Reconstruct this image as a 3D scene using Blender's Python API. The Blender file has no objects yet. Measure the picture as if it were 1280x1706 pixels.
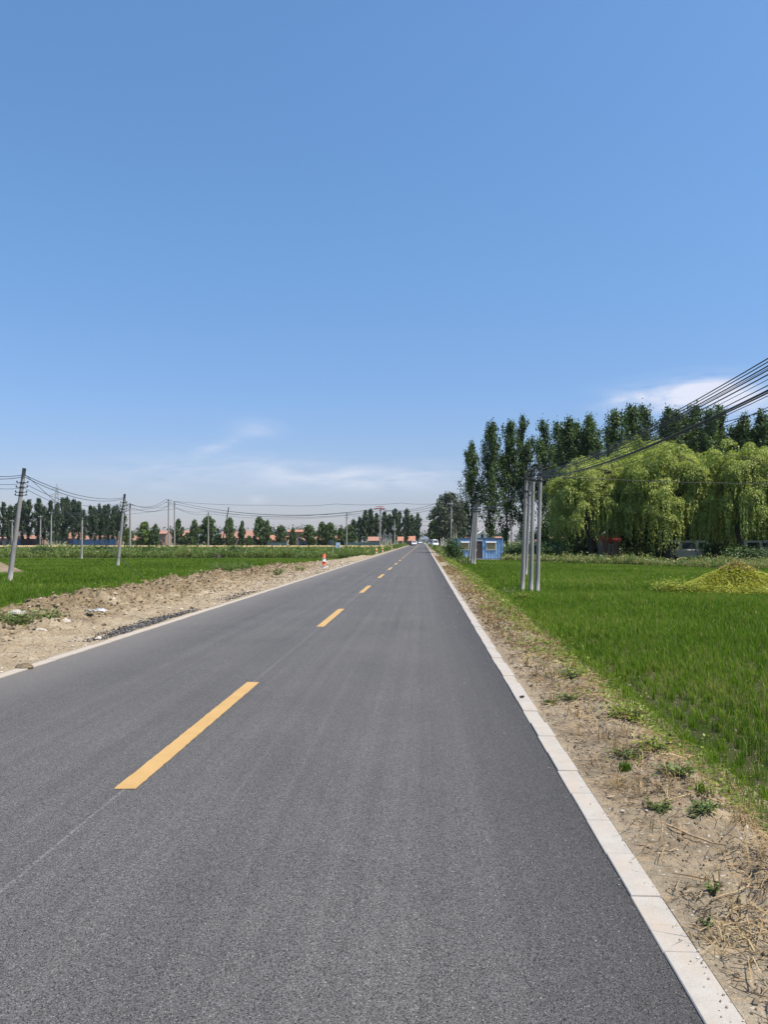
import bpy, math, random
import numpy as np
from mathutils import Vector, Matrix

random.seed(7)
R = math.radians
scene = bpy.context.scene
COL = scene.collection

# ------------------------------------------------------------------ camera
F = 1285.0                       # focal length in photo pixels (1280 x 1706)
CAM_H = 1.70
YAW, PITCH = R(2.94), R(2.139)
cd = bpy.data.cameras.new('camera')
cam = bpy.data.objects.new('camera', cd); COL.objects.link(cam)
cam.location = (0, 0, CAM_H)
cam.rotation_euler = (R(90) + PITCH, 0, YAW)
cd.sensor_fit = 'VERTICAL'; cd.sensor_height = 36.0; cd.lens = 36.0 * F / 1706
cd.clip_start = 0.05; cd.clip_end = 20000
scene.camera = cam

# ------------------------------------------------------------------ light
SUN_EL, SUN_AZ = R(60), R(110)   # azimuth from +Y towards +X: high sun, right and a little behind
s_dir = Vector((math.cos(SUN_EL) * math.sin(SUN_AZ), math.cos(SUN_EL) * math.cos(SUN_AZ), math.sin(SUN_EL)))
ld = bpy.data.lights.new('sun', 'SUN'); ld.energy = 4.9; ld.angle = R(0.53); ld.color = (1.0, 0.90, 0.78)
sun = bpy.data.objects.new('sun', ld); COL.objects.link(sun)
sun.rotation_euler = s_dir.to_track_quat('Z', 'Y').to_euler(); sun.location = (20, -20, 60)

world = bpy.data.worlds.new('World'); scene.world = world; world.use_nodes = True
wt = world.node_tree; wt.nodes.clear()
def N(t, ty, **kw):
    n = t.nodes.new(ty)
    for k, v in kw.items(): setattr(n, k, v)
    return n
def L(t, a, b): t.links.new(a, b)
def math_n(t, op, a, b=None, clamp=False):
    n = N(t, 'ShaderNodeMath', operation=op, use_clamp=clamp)
    for i, v in enumerate((a, b)):
        if v is None: continue
        if isinstance(v, (int, float)): n.inputs[i].default_value = v
        else: L(t, v, n.inputs[i])
    return n.outputs[0]
wo = N(wt, 'ShaderNodeOutputWorld'); bg = N(wt, 'ShaderNodeBackground')
sky = N(wt, 'ShaderNodeTexSky', sky_type='NISHITA')
sky.sun_disc = False; sky.sun_elevation = SUN_EL; sky.sun_rotation = SUN_AZ
sky.altitude = 0; sky.air_density = 1.0; sky.dust_density = 0.6; sky.ozone_density = 2.2
bg.inputs[1].default_value = 0.12
tc = N(wt, 'ShaderNodeTexCoord'); sep = N(wt, 'ShaderNodeSeparateXYZ'); L(wt, tc.outputs['Generated'], sep.inputs[0])
az = math_n(wt, 'ARCTAN2', sep.outputs[0], sep.outputs[1]); el = sep.outputs[2]
comb = N(wt, 'ShaderNodeCombineXYZ'); L(wt, math_n(wt, 'MULTIPLY', az, 7), comb.inputs[0]); L(wt, math_n(wt, 'MULTIPLY', el, 34), comb.inputs[1])
cn = N(wt, 'ShaderNodeTexNoise'); cn.inputs['Scale'].default_value = 1.3; cn.inputs['Detail'].default_value = 7; cn.inputs['Roughness'].default_value = 0.6
cn.inputs['Distortion'].default_value = 0.5
L(wt, comb.outputs[0], cn.inputs['Vector'])
def blob(a0, sa, e0, se, amp, tilt=0.0):
    """soft patch of thin cloud at azimuth a0, elevation sine e0"""
    da = math_n(wt, 'SUBTRACT', az, a0)
    de = math_n(wt, 'SUBTRACT', math_n(wt, 'SUBTRACT', el, e0), math_n(wt, 'MULTIPLY', da, tilt))
    q = math_n(wt, 'ADD', math_n(wt, 'POWER', math_n(wt, 'ABSOLUTE', math_n(wt, 'DIVIDE', da, sa)), 2.0),
               math_n(wt, 'POWER', math_n(wt, 'ABSOLUTE', math_n(wt, 'DIVIDE', de, se)), 2.0))
    g = math_n(wt, 'EXPONENT', math_n(wt, 'MULTIPLY', q, -1.0))
    return math_n(wt, 'MULTIPLY', g, amp)
def px_az(x): return math.atan((x - 640) / F) - YAW
def px_el(y): return math.sin(math.atan((901 - y) / F))
blobs = [blob(px_az(520), .10, px_el(788), .016, .62, -0.10), blob(px_az(680), .11, px_el(797), .016, .58, 0.02),
         blob(px_az(360), .035, px_el(748), .007, .5, 0.35), blob(px_az(425), .03, px_el(716), .012, .35),
         blob(px_az(300), .13, px_el(795), .020, .45), blob(px_az(427), .012, px_el(834), .006, .7),
         blob(px_az(1145), .075, px_el(672), .016, 1.5, 0.06), blob(px_az(1215), .05, px_el(692), .018, 1.3),
         blob(px_az(1060), .03, px_el(677), .005, .6)]
acc = blobs[0]
for b in blobs[1:]: acc = math_n(wt, 'ADD', acc, b)
nz = N(wt, 'ShaderNodeMapRange'); L(wt, cn.outputs[0], nz.inputs[0])
nz.inputs[1].default_value = 0.34; nz.inputs[2].default_value = 0.68
dens = math_n(wt, 'MULTIPLY', acc, nz.outputs[0], True)
skt = N(wt, 'ShaderNodeValToRGB'); L(wt, el, skt.inputs[0]); e_ = skt.color_ramp.elements
for i_, (p_, c_) in enumerate([(0.0, (.59, .57, .72)), (.055, (.60, .585, .735)), (.19, (.63, .745, .905)), (.364, (.71, .925, 1.06)), (.556, (.78, 1.03, 1.18))]):
    if i_ > 1: e_.new(p_)
    e_[i_].position = p_; e_[i_].color = (*c_, 1)
skm = N(wt, 'ShaderNodeMixRGB', blend_type='MULTIPLY'); skm.inputs[0].default_value = 1
L(wt, sky.outputs[0], skm.inputs[1]); L(wt, skt.outputs[0], skm.inputs[2])
mixc = N(wt, 'ShaderNodeMixRGB'); L(wt, math_n(wt, 'MULTIPLY', dens, 0.8), mixc.inputs[0]); L(wt, skm.outputs[0], mixc.inputs[1])
mixc.inputs[2].default_value = (5.3, 5.35, 5.9, 1)
L(wt, mixc.outputs[0], bg.inputs[0]); L(wt, bg.outputs[0], wo.inputs[0])

scene.view_settings.view_transform = 'Standard'; scene.view_settings.look = 'None'
scene.view_settings.exposure = 0.5; scene.view_settings.gamma = 1.0
scene.cycles.max_bounces = 6; scene.cycles.transparent_max_bounces = 8; scene.cycles.volume_bounces = 0

# ------------------------------------------------------------------ helpers
cam_m = Matrix.Rotation(YAW, 3, 'Z') @ Matrix.Rotation(R(90) + PITCH, 3, 'X')
def ray(px, py):
    return cam_m @ Vector(((px - 640) / F, -(py - 853) / F, -1.0))
def ground(px, py, z):           # where a sight line meets the level z
    v = ray(px, py); t = (z - CAM_H) / v.z
    return Vector((v.x * t, v.y * t, z))
def at(px, py, Y):               # the point of a sight line at distance Y down the road
    v = ray(px, py); t = Y / v.y
    return Vector((v.x * t, Y, CAM_H + v.z * t))

rs = np.random.RandomState(3)
_perm = np.random.RandomState(11).rand(512, 512)
def vnoise(x, y, s=0):
    x = np.asarray(x, float) + s * 17.31; y = np.asarray(y, float) + s * 7.77
    xi = np.floor(x).astype(int); yi = np.floor(y).astype(int); fx = x - xi; fy = y - yi
    fx = fx * fx * (3 - 2 * fx); fy = fy * fy * (3 - 2 * fy)
    g = lambda a, b: _perm[a % 512, b % 512]
    return (g(xi, yi) * (1 - fx) + g(xi + 1, yi) * fx) * (1 - fy) + (g(xi, yi + 1) * (1 - fx) + g(xi + 1, yi + 1) * fx) * fy
def fbm(x, y, o=4, s=0, r=.5):
    a, t, n = 1.0, 0.0, 0.0
    for k in range(o):
        t = t + a * vnoise(np.asarray(x) * 2 ** k, np.asarray(y) * 2 ** k, s + k); n += a; a *= r
    return t / n

def tag(o, label=None, cat=None, group=None, kind=None):
    if label: o['label'] = label
    if cat: o['category'] = cat
    if group: o['group'] = group
    if kind: o['kind'] = kind
    return o
def link(name, data, parent=None, loc=None):
    o = bpy.data.objects.new(name, data); COL.objects.link(o)
    if parent: o.parent = parent
    if loc is not None: o.location = loc
    return o
def empty(name, loc=(0, 0, 0), rz=0):
    o = link(name, None, None, loc); o.rotation_euler.z = rz; o.empty_display_size = .2
    return o
def copy_tree(o, parent=None):
    c = o.copy(); COL.objects.link(c)
    if parent: c.parent = parent
    for ch in [x for x in COL.objects if x.parent == o]: copy_tree(ch, c)
    return c

def np_mesh(name, V, Fc, mat, tint=None, smooth=False):
    V = np.asarray(V, np.float32).reshape(-1, 3); Fc = np.asarray(Fc, np.int32); k = Fc.shape[1]; n = len(Fc)
    m = bpy.data.meshes.new(name)
    m.vertices.add(len(V)); m.vertices.foreach_set('co', V.ravel())
    m.loops.add(n * k); m.loops.foreach_set('vertex_index', Fc.ravel())
    m.polygons.add(n); m.polygons.foreach_set('loop_start', np.arange(n, dtype=np.int32) * k)
    m.polygons.foreach_set('use_smooth', np.full(n, smooth))
    m.materials.append(mat)
    if tint is not None:
        a = m.attributes.new('tint', 'FLOAT', 'FACE'); a.data.foreach_set('value', np.asarray(tint, np.float32))
    m.update(calc_edges=True)
    return m

class MB:
    """collects boxes, tubes and shapes into one mesh"""
    def __init__(s): s.v = []; s.f = []
    def add(s, vs, fs):
        o = len(s.v); s.v += [tuple(v) for v in vs]; s.f += [tuple(i + o for i in f) for f in fs]; return s
    def box(s, x0, x1, y0, y1, z0, z1):
        return s.add([(x0, y0, z0), (x1, y0, z0), (x1, y1, z0), (x0, y1, z0), (x0, y0, z1), (x1, y0, z1), (x1, y1, z1), (x0, y1, z1)],
                     [(0, 3, 2, 1), (4, 5, 6, 7), (0, 1, 5, 4), (1, 2, 6, 5), (2, 3, 7, 6), (3, 0, 4, 7)])
    def tube(s, pts, rad, n=8, cap=True):
        pts = [Vector(p) for p in pts]
        if not hasattr(rad, '__len__'): rad = [rad] * len(pts)
        vs = []; fs = []; d0 = None
        for i, p in enumerate(pts):
            d = (pts[min(i + 1, len(pts) - 1)] - pts[max(i - 1, 0)]).normalized()
            up = Vector((0, 0, 1)) if abs(d.z) < .9 else Vector((0, 1, 0))
            a = d.cross(up).normalized(); b = d.cross(a).normalized()
            for k in range(n):
                t = 2 * math.pi * k / n
                vs.append(p + (a * math.cos(t) + b * math.sin(t)) * rad[i])
        for i in range(len(pts) - 1):
            for k in range(n):
                k2 = (k + 1) % n
                fs.append((i * n + k, i * n + k2, (i + 1) * n + k2, (i + 1) * n + k))
        if cap:
            fs.append(tuple(range(n))); fs.append(tuple((len(pts) - 1) * n + k for k in reversed(range(n))))
        return s.add(vs, fs)
    def prism(s, prof, x0, x1):       # profile in (y, z) pushed along x
        n = len(prof)
        vs = [(x0, y, z) for y, z in prof] + [(x1, y, z) for y, z in prof]
        fs = [tuple(range(n)), tuple(reversed(range(n, 2 * n)))] + [(i, i + n, (i + 1) % n + n, (i + 1) % n) for i in range(n)]
        return s.add(vs, fs)
    def rock(s, c, sx, sy, sz, seed, n=2):
        r = np.random.RandomState(seed); vs = []; fs = []; nu, nv = 9, 6
        ax = r.randn(7, 3); ax /= np.linalg.norm(ax, axis=1)[:, None]; dd = r.uniform(.62, .95, 7)
        for j in range(nv + 1):
            for i in range(nu):
                th = math.pi * j / nv; ph = 2 * math.pi * i / nu
                d = np.array([math.sin(th) * math.cos(ph), math.sin(th) * math.sin(ph), math.cos(th)])
                k = min([1.0] + [dd[q] / max(1e-3, d @ ax[q]) for q in range(7) if d @ ax[q] > 0])
                vs.append((c[0] + d[0] * k * sx, c[1] + d[1] * k * sy, c[2] + d[2] * k * sz))
        for j in range(nv):
            for i in range(nu):
                i2 = (i + 1) % nu; fs.append((j * nu + i, (j + 1) * nu + i, (j + 1) * nu + i2, j * nu + i2))
        return s.add(vs, fs)
    def build(s, name, mat, parent=None, loc=None, smooth=False, bevel=0):
        m = bpy.data.meshes.new(name); m.from_pydata(s.v, [], s.f); m.materials.append(mat)
        if smooth:
            for p in m.polygons: p.use_smooth = len(p.vertices) == 4
        m.update()
        o = link(name, m, parent, loc)
        if bevel:
            b = o.modifiers.new('bevel', 'BEVEL'); b.width = bevel; b.segments = 2; b.limit_method = 'ANGLE'
        return o

# ------------------------------------------------------------------ materials
def new_mat(name):
    m = bpy.data.materials.new(name); m.use_nodes = True; t = m.node_tree
    return m, t, t.nodes['Principled BSDF']
def ramp(t, fac, stops):
    r = N(t, 'ShaderNodeValToRGB'); e = r.color_ramp.elements
    while len(e) < len(stops): e.new(0.5)
    for i, (p, c) in enumerate(stops):
        e[i].position = p; e[i].color = (*c, 1) if len(c) == 3 else c
    L(t, fac, r.inputs[0]); return r.outputs[0]
def obj_co(t, sc=(1, 1, 1)):
    c = N(t, 'ShaderNodeTexCoord'); mp = N(t, 'ShaderNodeMapping'); mp.inputs['Scale'].default_value = sc
    L(t, c.outputs['Object'], mp.inputs[0]); return mp.outputs[0]
def noise(t, vec, scale, detail=4, rough=.55, dist=0):
    n = N(t, 'ShaderNodeTexNoise'); n.inputs['Scale'].default_value = scale; n.inputs['Detail'].default_value = detail
    n.inputs['Roughness'].default_value = rough; n.inputs['Distortion'].default_value = dist; L(t, vec, n.inputs['Vector'])
    return n.outputs[0]
def mix(t, fac, a, b, mode='MIX'):
    n = N(t, 'ShaderNodeMixRGB', blend_type=mode)
    for i, v in ((0, fac), (1, a), (2, b)):
        if isinstance(v, (int, float)): n.inputs[i].default_value = v if i == 0 else (v, v, v, 1)
        elif isinstance(v, tuple): n.inputs[i].default_value = (*v, 1)
        else: L(t, v, n.inputs[i])
    return n.outputs[0]
def bump(t, h, dist, strength=1.0, prev=None):
    b = N(t, 'ShaderNodeBump'); b.inputs['Distance'].default_value = dist; b.inputs['Strength'].default_value = strength
    L(t, h, b.inputs['Height'])
    if prev: L(t, prev, b.inputs['Normal'])
    return b.outputs[0]
def plain(name, c, rough=.6, var=.25, scale=6, metal=0, bmp=0):
    m, t, p = new_mat(name); v = obj_co(t); n = noise(t, v, scale, 5)
    lo = tuple(x * (1 - var) for x in c); hi = tuple(min(1, x * (1 + var)) for x in c)
    L(t, ramp(t, n, [(.3, lo), (.7, hi)]), p.inputs['Base Color'])
    p.inputs['Roughness'].default_value = rough; p.inputs['Metallic'].default_value = metal
    if bmp: L(t, bump(t, noise(t, v, scale * 5, 4), bmp), p.inputs['Normal'])
    return m
def leafy(name, cols, trans=.28, rough=.5, spec=.3):
    m, t, p = new_mat(name)
    a = N(t, 'ShaderNodeAttribute', attribute_name='tint')
    oi = N(t, 'ShaderNodeObjectInfo')
    f = math_n(t, 'ADD', a.outputs['Fac'], math_n(t, 'MULTIPLY', math_n(t, 'SUBTRACT', oi.outputs['Random'], .5), .22), True)
    c = ramp(t, f, [(i / (len(cols) - 1), x) for i, x in enumerate(cols)])
    L(t, c, p.inputs['Base Color']); p.inputs['Roughness'].default_value = rough
    p.inputs['Specular IOR Level'].default_value = spec
    tr = N(t, 'ShaderNodeBsdfTranslucent'); L(t, mix(t, 1.0, c, (1.1, 1.15, .55), 'MULTIPLY'), tr.inputs[0])
    ms = N(t, 'ShaderNodeMixShader'); ms.inputs[0].default_value = trans
    L(t, p.outputs[0], ms.inputs[1]); L(t, tr.outputs[0], ms.inputs[2]); L(t, ms.outputs[0], t.nodes['Material Output'].inputs[0])
    return m

M = {}
M['poplar'] = leafy('poplar_leaves', [(.024, .050, .010), (.046, .088, .017), (.078, .134, .026), (.135, .195, .045)], .3, .5, .22)
M['poplar_far'] = leafy('far_poplar_leaves', [(.02, .042, .016), (.034, .066, .022), (.052, .09, .03)], .22, .6)
M['willow'] = leafy('willow_leaves', [(.11, .15, .026), (.21, .27, .048), (.32, .38, .085), (.43, .48, .15)], .38, .5)
M['round'] = leafy('broad_leaves', [(.026, .052, .014), (.045, .085, .02), (.065, .115, .028), (.095, .15, .036)], .25, .5)
M['palegreen'] = leafy('pale_leaves', [(.05, .065, .035), (.08, .10, .06), (.12, .14, .09)], .25, .5)
M['limegreen'] = leafy('lime_leaves', [(.06, .10, .018), (.095, .15, .025), (.14, .20, .035)], .3, .5)
M['rice'] = leafy('rice_blades', [(.058, .122, .011), (.098, .185, .016), (.14, .235, .023), (.195, .28, .04), (.33, .30, .12)], .45, .6, .15)
M['reed'] = leafy('weed_leaves', [(.065, .115, .028), (.115, .18, .042), (.165, .225, .065), (.26, .27, .105), (.42, .36, .19)], .36, .55)
M['drygrass'] = leafy('dry_grass', [(.17, .105, .055), (.27, .18, .09), (.38, .28, .14), (.52, .42, .24)], .2, .7)
M['cover'] = leafy('creeper_leaves', [(.10, .15, .02), (.17, .23, .03), (.24, .29, .04), (.32, .34, .065)], .34, .45)
M['weed'] = leafy('weed_green', [(.075, .12, .03), (.125, .185, .045), (.20, .26, .085)], .28, .45)
M['darklitter'] = leafy('dark_litter', [(.03, .022, .015), (.07, .05, .034), (.13, .095, .06)], .05, .9, .1)
M['bark'] = plain('bark', (.05, .042, .033), .9, .35, 9, 0, .02)
M['palebark'] = plain('pale_bark', (.30, .29, .25), .85, .3, 7, 0, .01)
def pole_mat():
    m, t, p = new_mat('pole_concrete'); v = obj_co(t, (5, 5, .5)); n = noise(t, v, 1.6, 6, .7); n2 = noise(t, obj_co(t), 22, 5, .7)
    c = ramp(t, n, [(.28, (.17, .162, .145)), (.5, (.285, .275, .25)), (.75, (.38, .367, .34))])
    c = mix(t, .5, c, ramp(t, n2, [(.3, (.65, .65, .64)), (.7, (1.2, 1.2, 1.2))]), 'MULTIPLY'); L(t, c, p.inputs['Base Color'])
    p.inputs['Roughness'].default_value = .9; L(t, bump(t, n2, .006), p.inputs['Normal']); return m
M['concrete_pole'] = pole_mat()
M['kerbstone'] = None
M['wire'] = plain('cable_black', (.02, .02, .022), .5, .1)
M['steel'] = plain('galvanised_steel', (.35, .36, .37), .45, .15, 10, .6)
M['darksteel'] = plain('dark_iron', (.03, .03, .032), .6, .2)
M['white_paint'] = plain('white_paint', (.72, .73, .74), .35, .06)
M['red_paint'] = plain('red_paint', (.62, .07, .035), .45, .12)
M['signblue'] = plain('sign_pale_blue', (.50, .62, .82), .4, .08, 2)
M['salmon_roof'] = plain('salmon_tiles', (.33, .175, .13), .8, .18, 3, 0, .02)
M['orange_roof'] = plain('orange_tiles', (.37, .17, .11), .8, .2, 3, 0, .02)
M['cream_wall'] = plain('cream_render', (.42, .385, .31), .9, .12, 1.5)
M['white_wall'] = plain('white_render', (.74, .75, .75), .9, .06, 1.5)
M['brick_wall'] = plain('brick_render', (.30, .20, .155), .9, .2, 2)
M['grey_roof'] = plain('grey_sheet_roof', (.14, .16, .19), .6, .15, 2)
M['bluefence'] = plain('blue_sheet', (.045, .12, .27), .5, .25, 1)
M['tealfence'] = plain('teal_sheet', (.04, .09, .11), .5, .2, 1)
M['containerblue'] = plain('container_blue', (.22, .39, .61), .5, .14, 1.2)
M['containertop'] = plain('container_roof', (.10, .15, .24), .6, .2, 1.2)
M['doorbrown'] = plain('door_rusty', (.055, .038, .035), .6, .35, 3)
M['windowframe'] = plain('window_frame_cream', (.58, .55, .46), .5, .1)
M['curtain'] = plain('yellow_curtain', (.50, .38, .13), .8, .45, 7)
M['asph_black'] = plain('black_lump', (.025, .025, .027), .9, .3, 30, 0, .01)
M['palerock'] = plain('pale_stone', (.38, .35, .30), .9, .2, 12, 0, .01)
M['plastic'] = plain('white_plastic_sheet', (.46, .46, .46), .5, .12, 9, 0, .02)
M['stick'] = plain('dry_stick', (.36, .26, .15), .8, .3, 20)
M['darkstick'] = plain('dark_twig', (.11, .075, .045), .85, .3, 20)
M['tyre'] = plain('tyre_rubber', (.02, .02, .02), .8, .1)
M['carwhite'] = plain('car_white', (.72, .73, .74), .25, .03)
M['redsheet'] = plain('red_sheet', (.62, .07, .08), .5, .1)
def glass(name, c):
    m, t, p = new_mat(name); p.inputs['Base Color'].default_value = (*c, 1); p.inputs['Roughness'].default_value = .08
    return m
M['glass'] = glass('dark_glass', (.03, .04, .05))
M['lens'] = glass('lamp_lens', (.6, .6, .58))

# asphalt
def asphalt_mat():
    m, t, p = new_mat('asphalt'); v = obj_co(t)
    vo = N(t, 'ShaderNodeTexVoronoi'); vo.inputs['Scale'].default_value = 215; L(t, v, vo.inputs['Vector'])
    sx = N(t, 'ShaderNodeSeparateXYZ'); L(t, vo.outputs['Color'], sx.inputs[0])
    cell = ramp(t, sx.outputs[0], [(0, (.010, .0095, .009)), (.2, (.050, .0485, .047)), (.55, (.096, .0935, .0905)), (.97, (.142, .138, .133)), (1, (.30, .288, .268))])
    fine = noise(t, v, 300, 3, .7)
    col = mix(t, .8, cell, ramp(t, fine, [(.28, (.35, .35, .35)), (.42, (.92, .92, .92)), (.72, (1.42, 1.42, 1.42))]), 'MULTIPLY')
    # dusty wheel tracks and paver streaks along the road
    st = noise(t, obj_co(t, (5, .035, 1)), 1.0, 6, .65)
    st2 = noise(t, obj_co(t, (22, .10, 1)), 1.0, 5, .7)
    pat = noise(t, v, .55, 5, .6)
    pos = N(t, 'ShaderNodeSeparateXYZ'); L(t, v, pos.inputs[0])
    k = ramp(t, st, [(.3, (.85, .85, .85)), (.5, (.98, .98, .98)), (.72, (1.17, 1.165, 1.155))])
    k2 = ramp(t, st2, [(.3, (.92, .92, .92)), (.58, (1.02, 1.02, 1.02)), (.72, (1.42, 1.39, 1.35))])
    k3 = ramp(t, pat, [(.3, (.90, .90, .905)), (.7, (1.10, 1.10, 1.09))])
    col = mix(t, 1, col, k, 'MULTIPLY'); col = mix(t, .62, col, k2, 'MULTIPLY'); col = mix(t, 1, col, k3, 'MULTIPLY')
    # coarser, darker unworn strip along the right kerb
    edge = N(t, 'ShaderNodeMapRange'); edge.inputs[1].default_value = .15; edge.inputs[2].default_value = .95
    L(t, math_n(t, 'ADD', pos.outputs[0], math_n(t, 'MULTIPLY', math_n(t, 'SUBTRACT', pat, .5), .9)), edge.inputs[0])
    col = mix(t, edge.outputs[0], col, mix(t, 1, mix(t, .8, col, cell, 'MIX'), (.62, .62, .63), 'MULTIPLY'))
    # light dust near the left kerb
    le = N(t, 'ShaderNodeMapRange'); le.inputs[1].default_value = -4.1; le.inputs[2].default_value = -5.25
    L(t, math_n(t, 'ADD', pos.outputs[0], math_n(t, 'MULTIPLY', math_n(t, 'SUBTRACT', st, .5), 1.4)), le.inputs[0])
    col = mix(t, math_n(t, 'MULTIPLY', le.outputs[0], .5), col, (.19, .175, .155))
    # chalked setting-out line under the dashes
    ln = math_n(t, 'ABSOLUTE', math_n(t, 'SUBTRACT', pos.outputs[0], math_n(t, 'ADD', -2.055, math_n(t, 'MULTIPLY', math_n(t, 'SUBTRACT', noise(t, obj_co(t, (0, 1.2, 0)), 1, 2), .5), .02))))
    lm = math_n(t, 'MULTIPLY', math_n(t, 'LESS_THAN', ln, .011), math_n(t, 'GREATER_THAN', noise(t, v, 45, 3), .47))
    col = mix(t, math_n(t, 'MULTIPLY', lm, .26), col, (.33, .32, .30))
    # scattered pale scuffs
    sc = noise(t, obj_co(t, (3.2, 1.1, 1)), 6, 6, .75)
    col = mix(t, ramp(t, sc, [(.68, (0, 0, 0)), (.80, (.55, .55, .55))]), col, (.25, .245, .235))
    L(t, col, p.inputs['Base Color']); p.inputs['Roughness'].default_value = .82; p.inputs['Specular IOR Level'].default_value = .35
    b = bump(t, vo.outputs['Distance'], .004, .7); b = bump(t, fine, .002, .6, b); L(t, b, p.inputs['Normal'])
    return m
M['asphalt'] = asphalt_mat()
def paint_mat():
    m, t, p = new_mat('yellow_road_paint'); v = obj_co(t)
    n = noise(t, v, 60, 6, .7); n2 = noise(t, v, 5, 4)
    c = ramp(t, n2, [(.3, (.42, .26, .085)), (.7, (.475, .305, .115))])
    c = mix(t, ramp(t, n, [(.62, (0, 0, 0)), (.74, (.7, .7, .7))]), c, (.36, .25, .11))
    c = mix(t, ramp(t, noise(t, v, 170, 4, .75), [(.615, (0, 0, 0)), (.65, (.8, .8, .8))]), c, (.10, .095, .088))
    L(t, c, p.inputs['Base Color']); p.inputs['Roughness'].default_value = .7
    L(t, bump(t, noise(t, v, 220, 3), .002), p.inputs['Normal'])
    return m
M['paint'] = paint_mat()
def kerb_mat(name, dirt):
    m, t, p = new_mat(name); v = obj_co(t)
    n = noise(t, v, 7, 6, .65); n2 = noise(t, v, 90, 4, .7); n3 = noise(t, obj_co(t, (3, .7, 1)), 3, 5)
    c = ramp(t, n, [(.25, (.325, .30, .26)), (.55, (.38, .355, .312)), (.8, (.42, .395, .355))])
    c = mix(t, .35, c, ramp(t, n2, [(.3, (.7, .7, .7)), (.7, (1.2, 1.2, 1.2))]), 'MULTIPLY')
    c = mix(t, ramp(t, n3, [(.5 - dirt * .3, (0, 0, 0)), (.78 - dirt * .2, (.75, .75, .75))]), c, (.40, .33, .25))
    L(t, c, p.inputs['Base Color']); p.inputs['Roughness'].default_value = .85
    L(t, bump(t, n2, .002), p.inputs['Normal']); return m
M['kerb_clean'] = kerb_mat('kerb_concrete', .12); M['kerb_dirty'] = kerb_mat('kerb_concrete_dusty', .7)
def dirt_mat(name, a, b, c3, straw=0.0, spoil=False):
    m, t, p = new_mat(name); v = obj_co(t)
    n1 = noise(t, v, 1.1, 6, .6); n2 = noise(t, v, 14, 6, .7); n3 = noise(t, v, 120, 4, .7)
    col = ramp(t, n1, [(.32, a), (.52, b), (.72, c3)])
    col = mix(t, .75, col, ramp(t, n2, [(.25, (.5, .47, .43)), (.5, (1, 1, 1)), (.78, (1.3, 1.28, 1.25))]), 'MULTIPLY')
    col = mix(t, .6, col, ramp(t, n3, [(.28, (.45, .44, .42)), (.5, (1, 1, 1)), (.75, (1.35, 1.35, 1.35))]), 'MULTIPLY')
    vo = N(t, 'ShaderNodeTexVoronoi'); vo.inputs['Scale'].default_value = 38; L(t, v, vo.inputs['Vector'])
    sx = N(t, 'ShaderNodeSeparateXYZ'); L(t, vo.outputs['Color'], sx.inputs[0])
    peb = math_n(t, 'MULTIPLY', math_n(t, 'GREATER_THAN', sx.outputs[1], .88), math_n(t, 'LESS_THAN', vo.outputs['Distance'], .30))
    col = mix(t, math_n(t, 'MULTIPLY', peb, .8), col, (.50, .46, .38))
    if straw:
        s = noise(t, obj_co(t, (1, 4, 1)), 5, 6, .7, 1.5)
        col = mix(t, ramp(t, s, [(.5, (0, 0, 0)), (.64, (straw, straw, straw))]), col, (.46, .31, .17))
    if spoil:                      # the dug-out ridge is of darker, browner earth than the rolled shoulder
        px_ = N(t, 'ShaderNodeSeparateXYZ'); L(t, v, px_.inputs[0])
        mr = N(t, 'ShaderNodeMapRange'); mr.inputs[1].default_value = -6.9; mr.inputs[2].default_value = -8.0
        L(t, math_n(t, 'ADD', px_.outputs[0], math_n(t, 'MULTIPLY', math_n(t, 'SUBTRACT', n1, .5), 2.5)), mr.inputs[0])
        col = mix(t, mr.outputs[0], col, mix(t, 1, col, (.66, .63, .585), 'MULTIPLY'))
    L(t, col, p.inputs['Base Color']); p.inputs['Roughness'].default_value = .95; p.inputs['Specular IOR Level'].default_value = .15
    bb = bump(t, n2, .03, .8); bb = bump(t, n3, .006, .9, bb); L(t, bb, p.inputs['Normal']); return m
M['verge'] = dirt_mat('verge_soil', (.17, .138, .096), (.262, .22, .155), (.335, .29, .214), .5)
M['shoulder'] = dirt_mat('shoulder_soil', (.23, .185, .122), (.30, .248, .168), (.355, .302, .218), .15, True)
M['heap'] = dirt_mat('heap_soil', (.10, .078, .05), (.165, .13, .088), (.23, .19, .13), .2)
M['mud'] = dirt_mat('paddy_mud', (.035, .042, .014), (.055, .055, .022), (.10, .085, .042))
M['sand'] = dirt_mat('orange_sand', (.42, .25, .16), (.5, .31, .2), (.55, .36, .25))
def land_mat():
    m, t, p = new_mat('field_ground'); v = obj_co(t)
    n = noise(t, v, .03, 6, .6); n2 = noise(t, v, 1.6, 6, .7)
    c = ramp(t, n, [(.35, (.075, .105, .03)), (.5, (.13, .14, .05)), (.65, (.22, .18, .09))])
    c = mix(t, .7, c, ramp(t, n2, [(.3, (.6, .6, .6)), (.7, (1.3, 1.3, 1.3))]), 'MULTIPLY')
    L(t, c, p.inputs['Base Color']); p.inputs['Roughness'].default_value = 1; return m
M['land'] = land_mat()
M['wheat'] = plain('ripe_wheat', (.40, .29, .13), .95, .3, .8)
M['path'] = plain('pale_track', (.42, .36, .27), .95, .25, 2)

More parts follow.
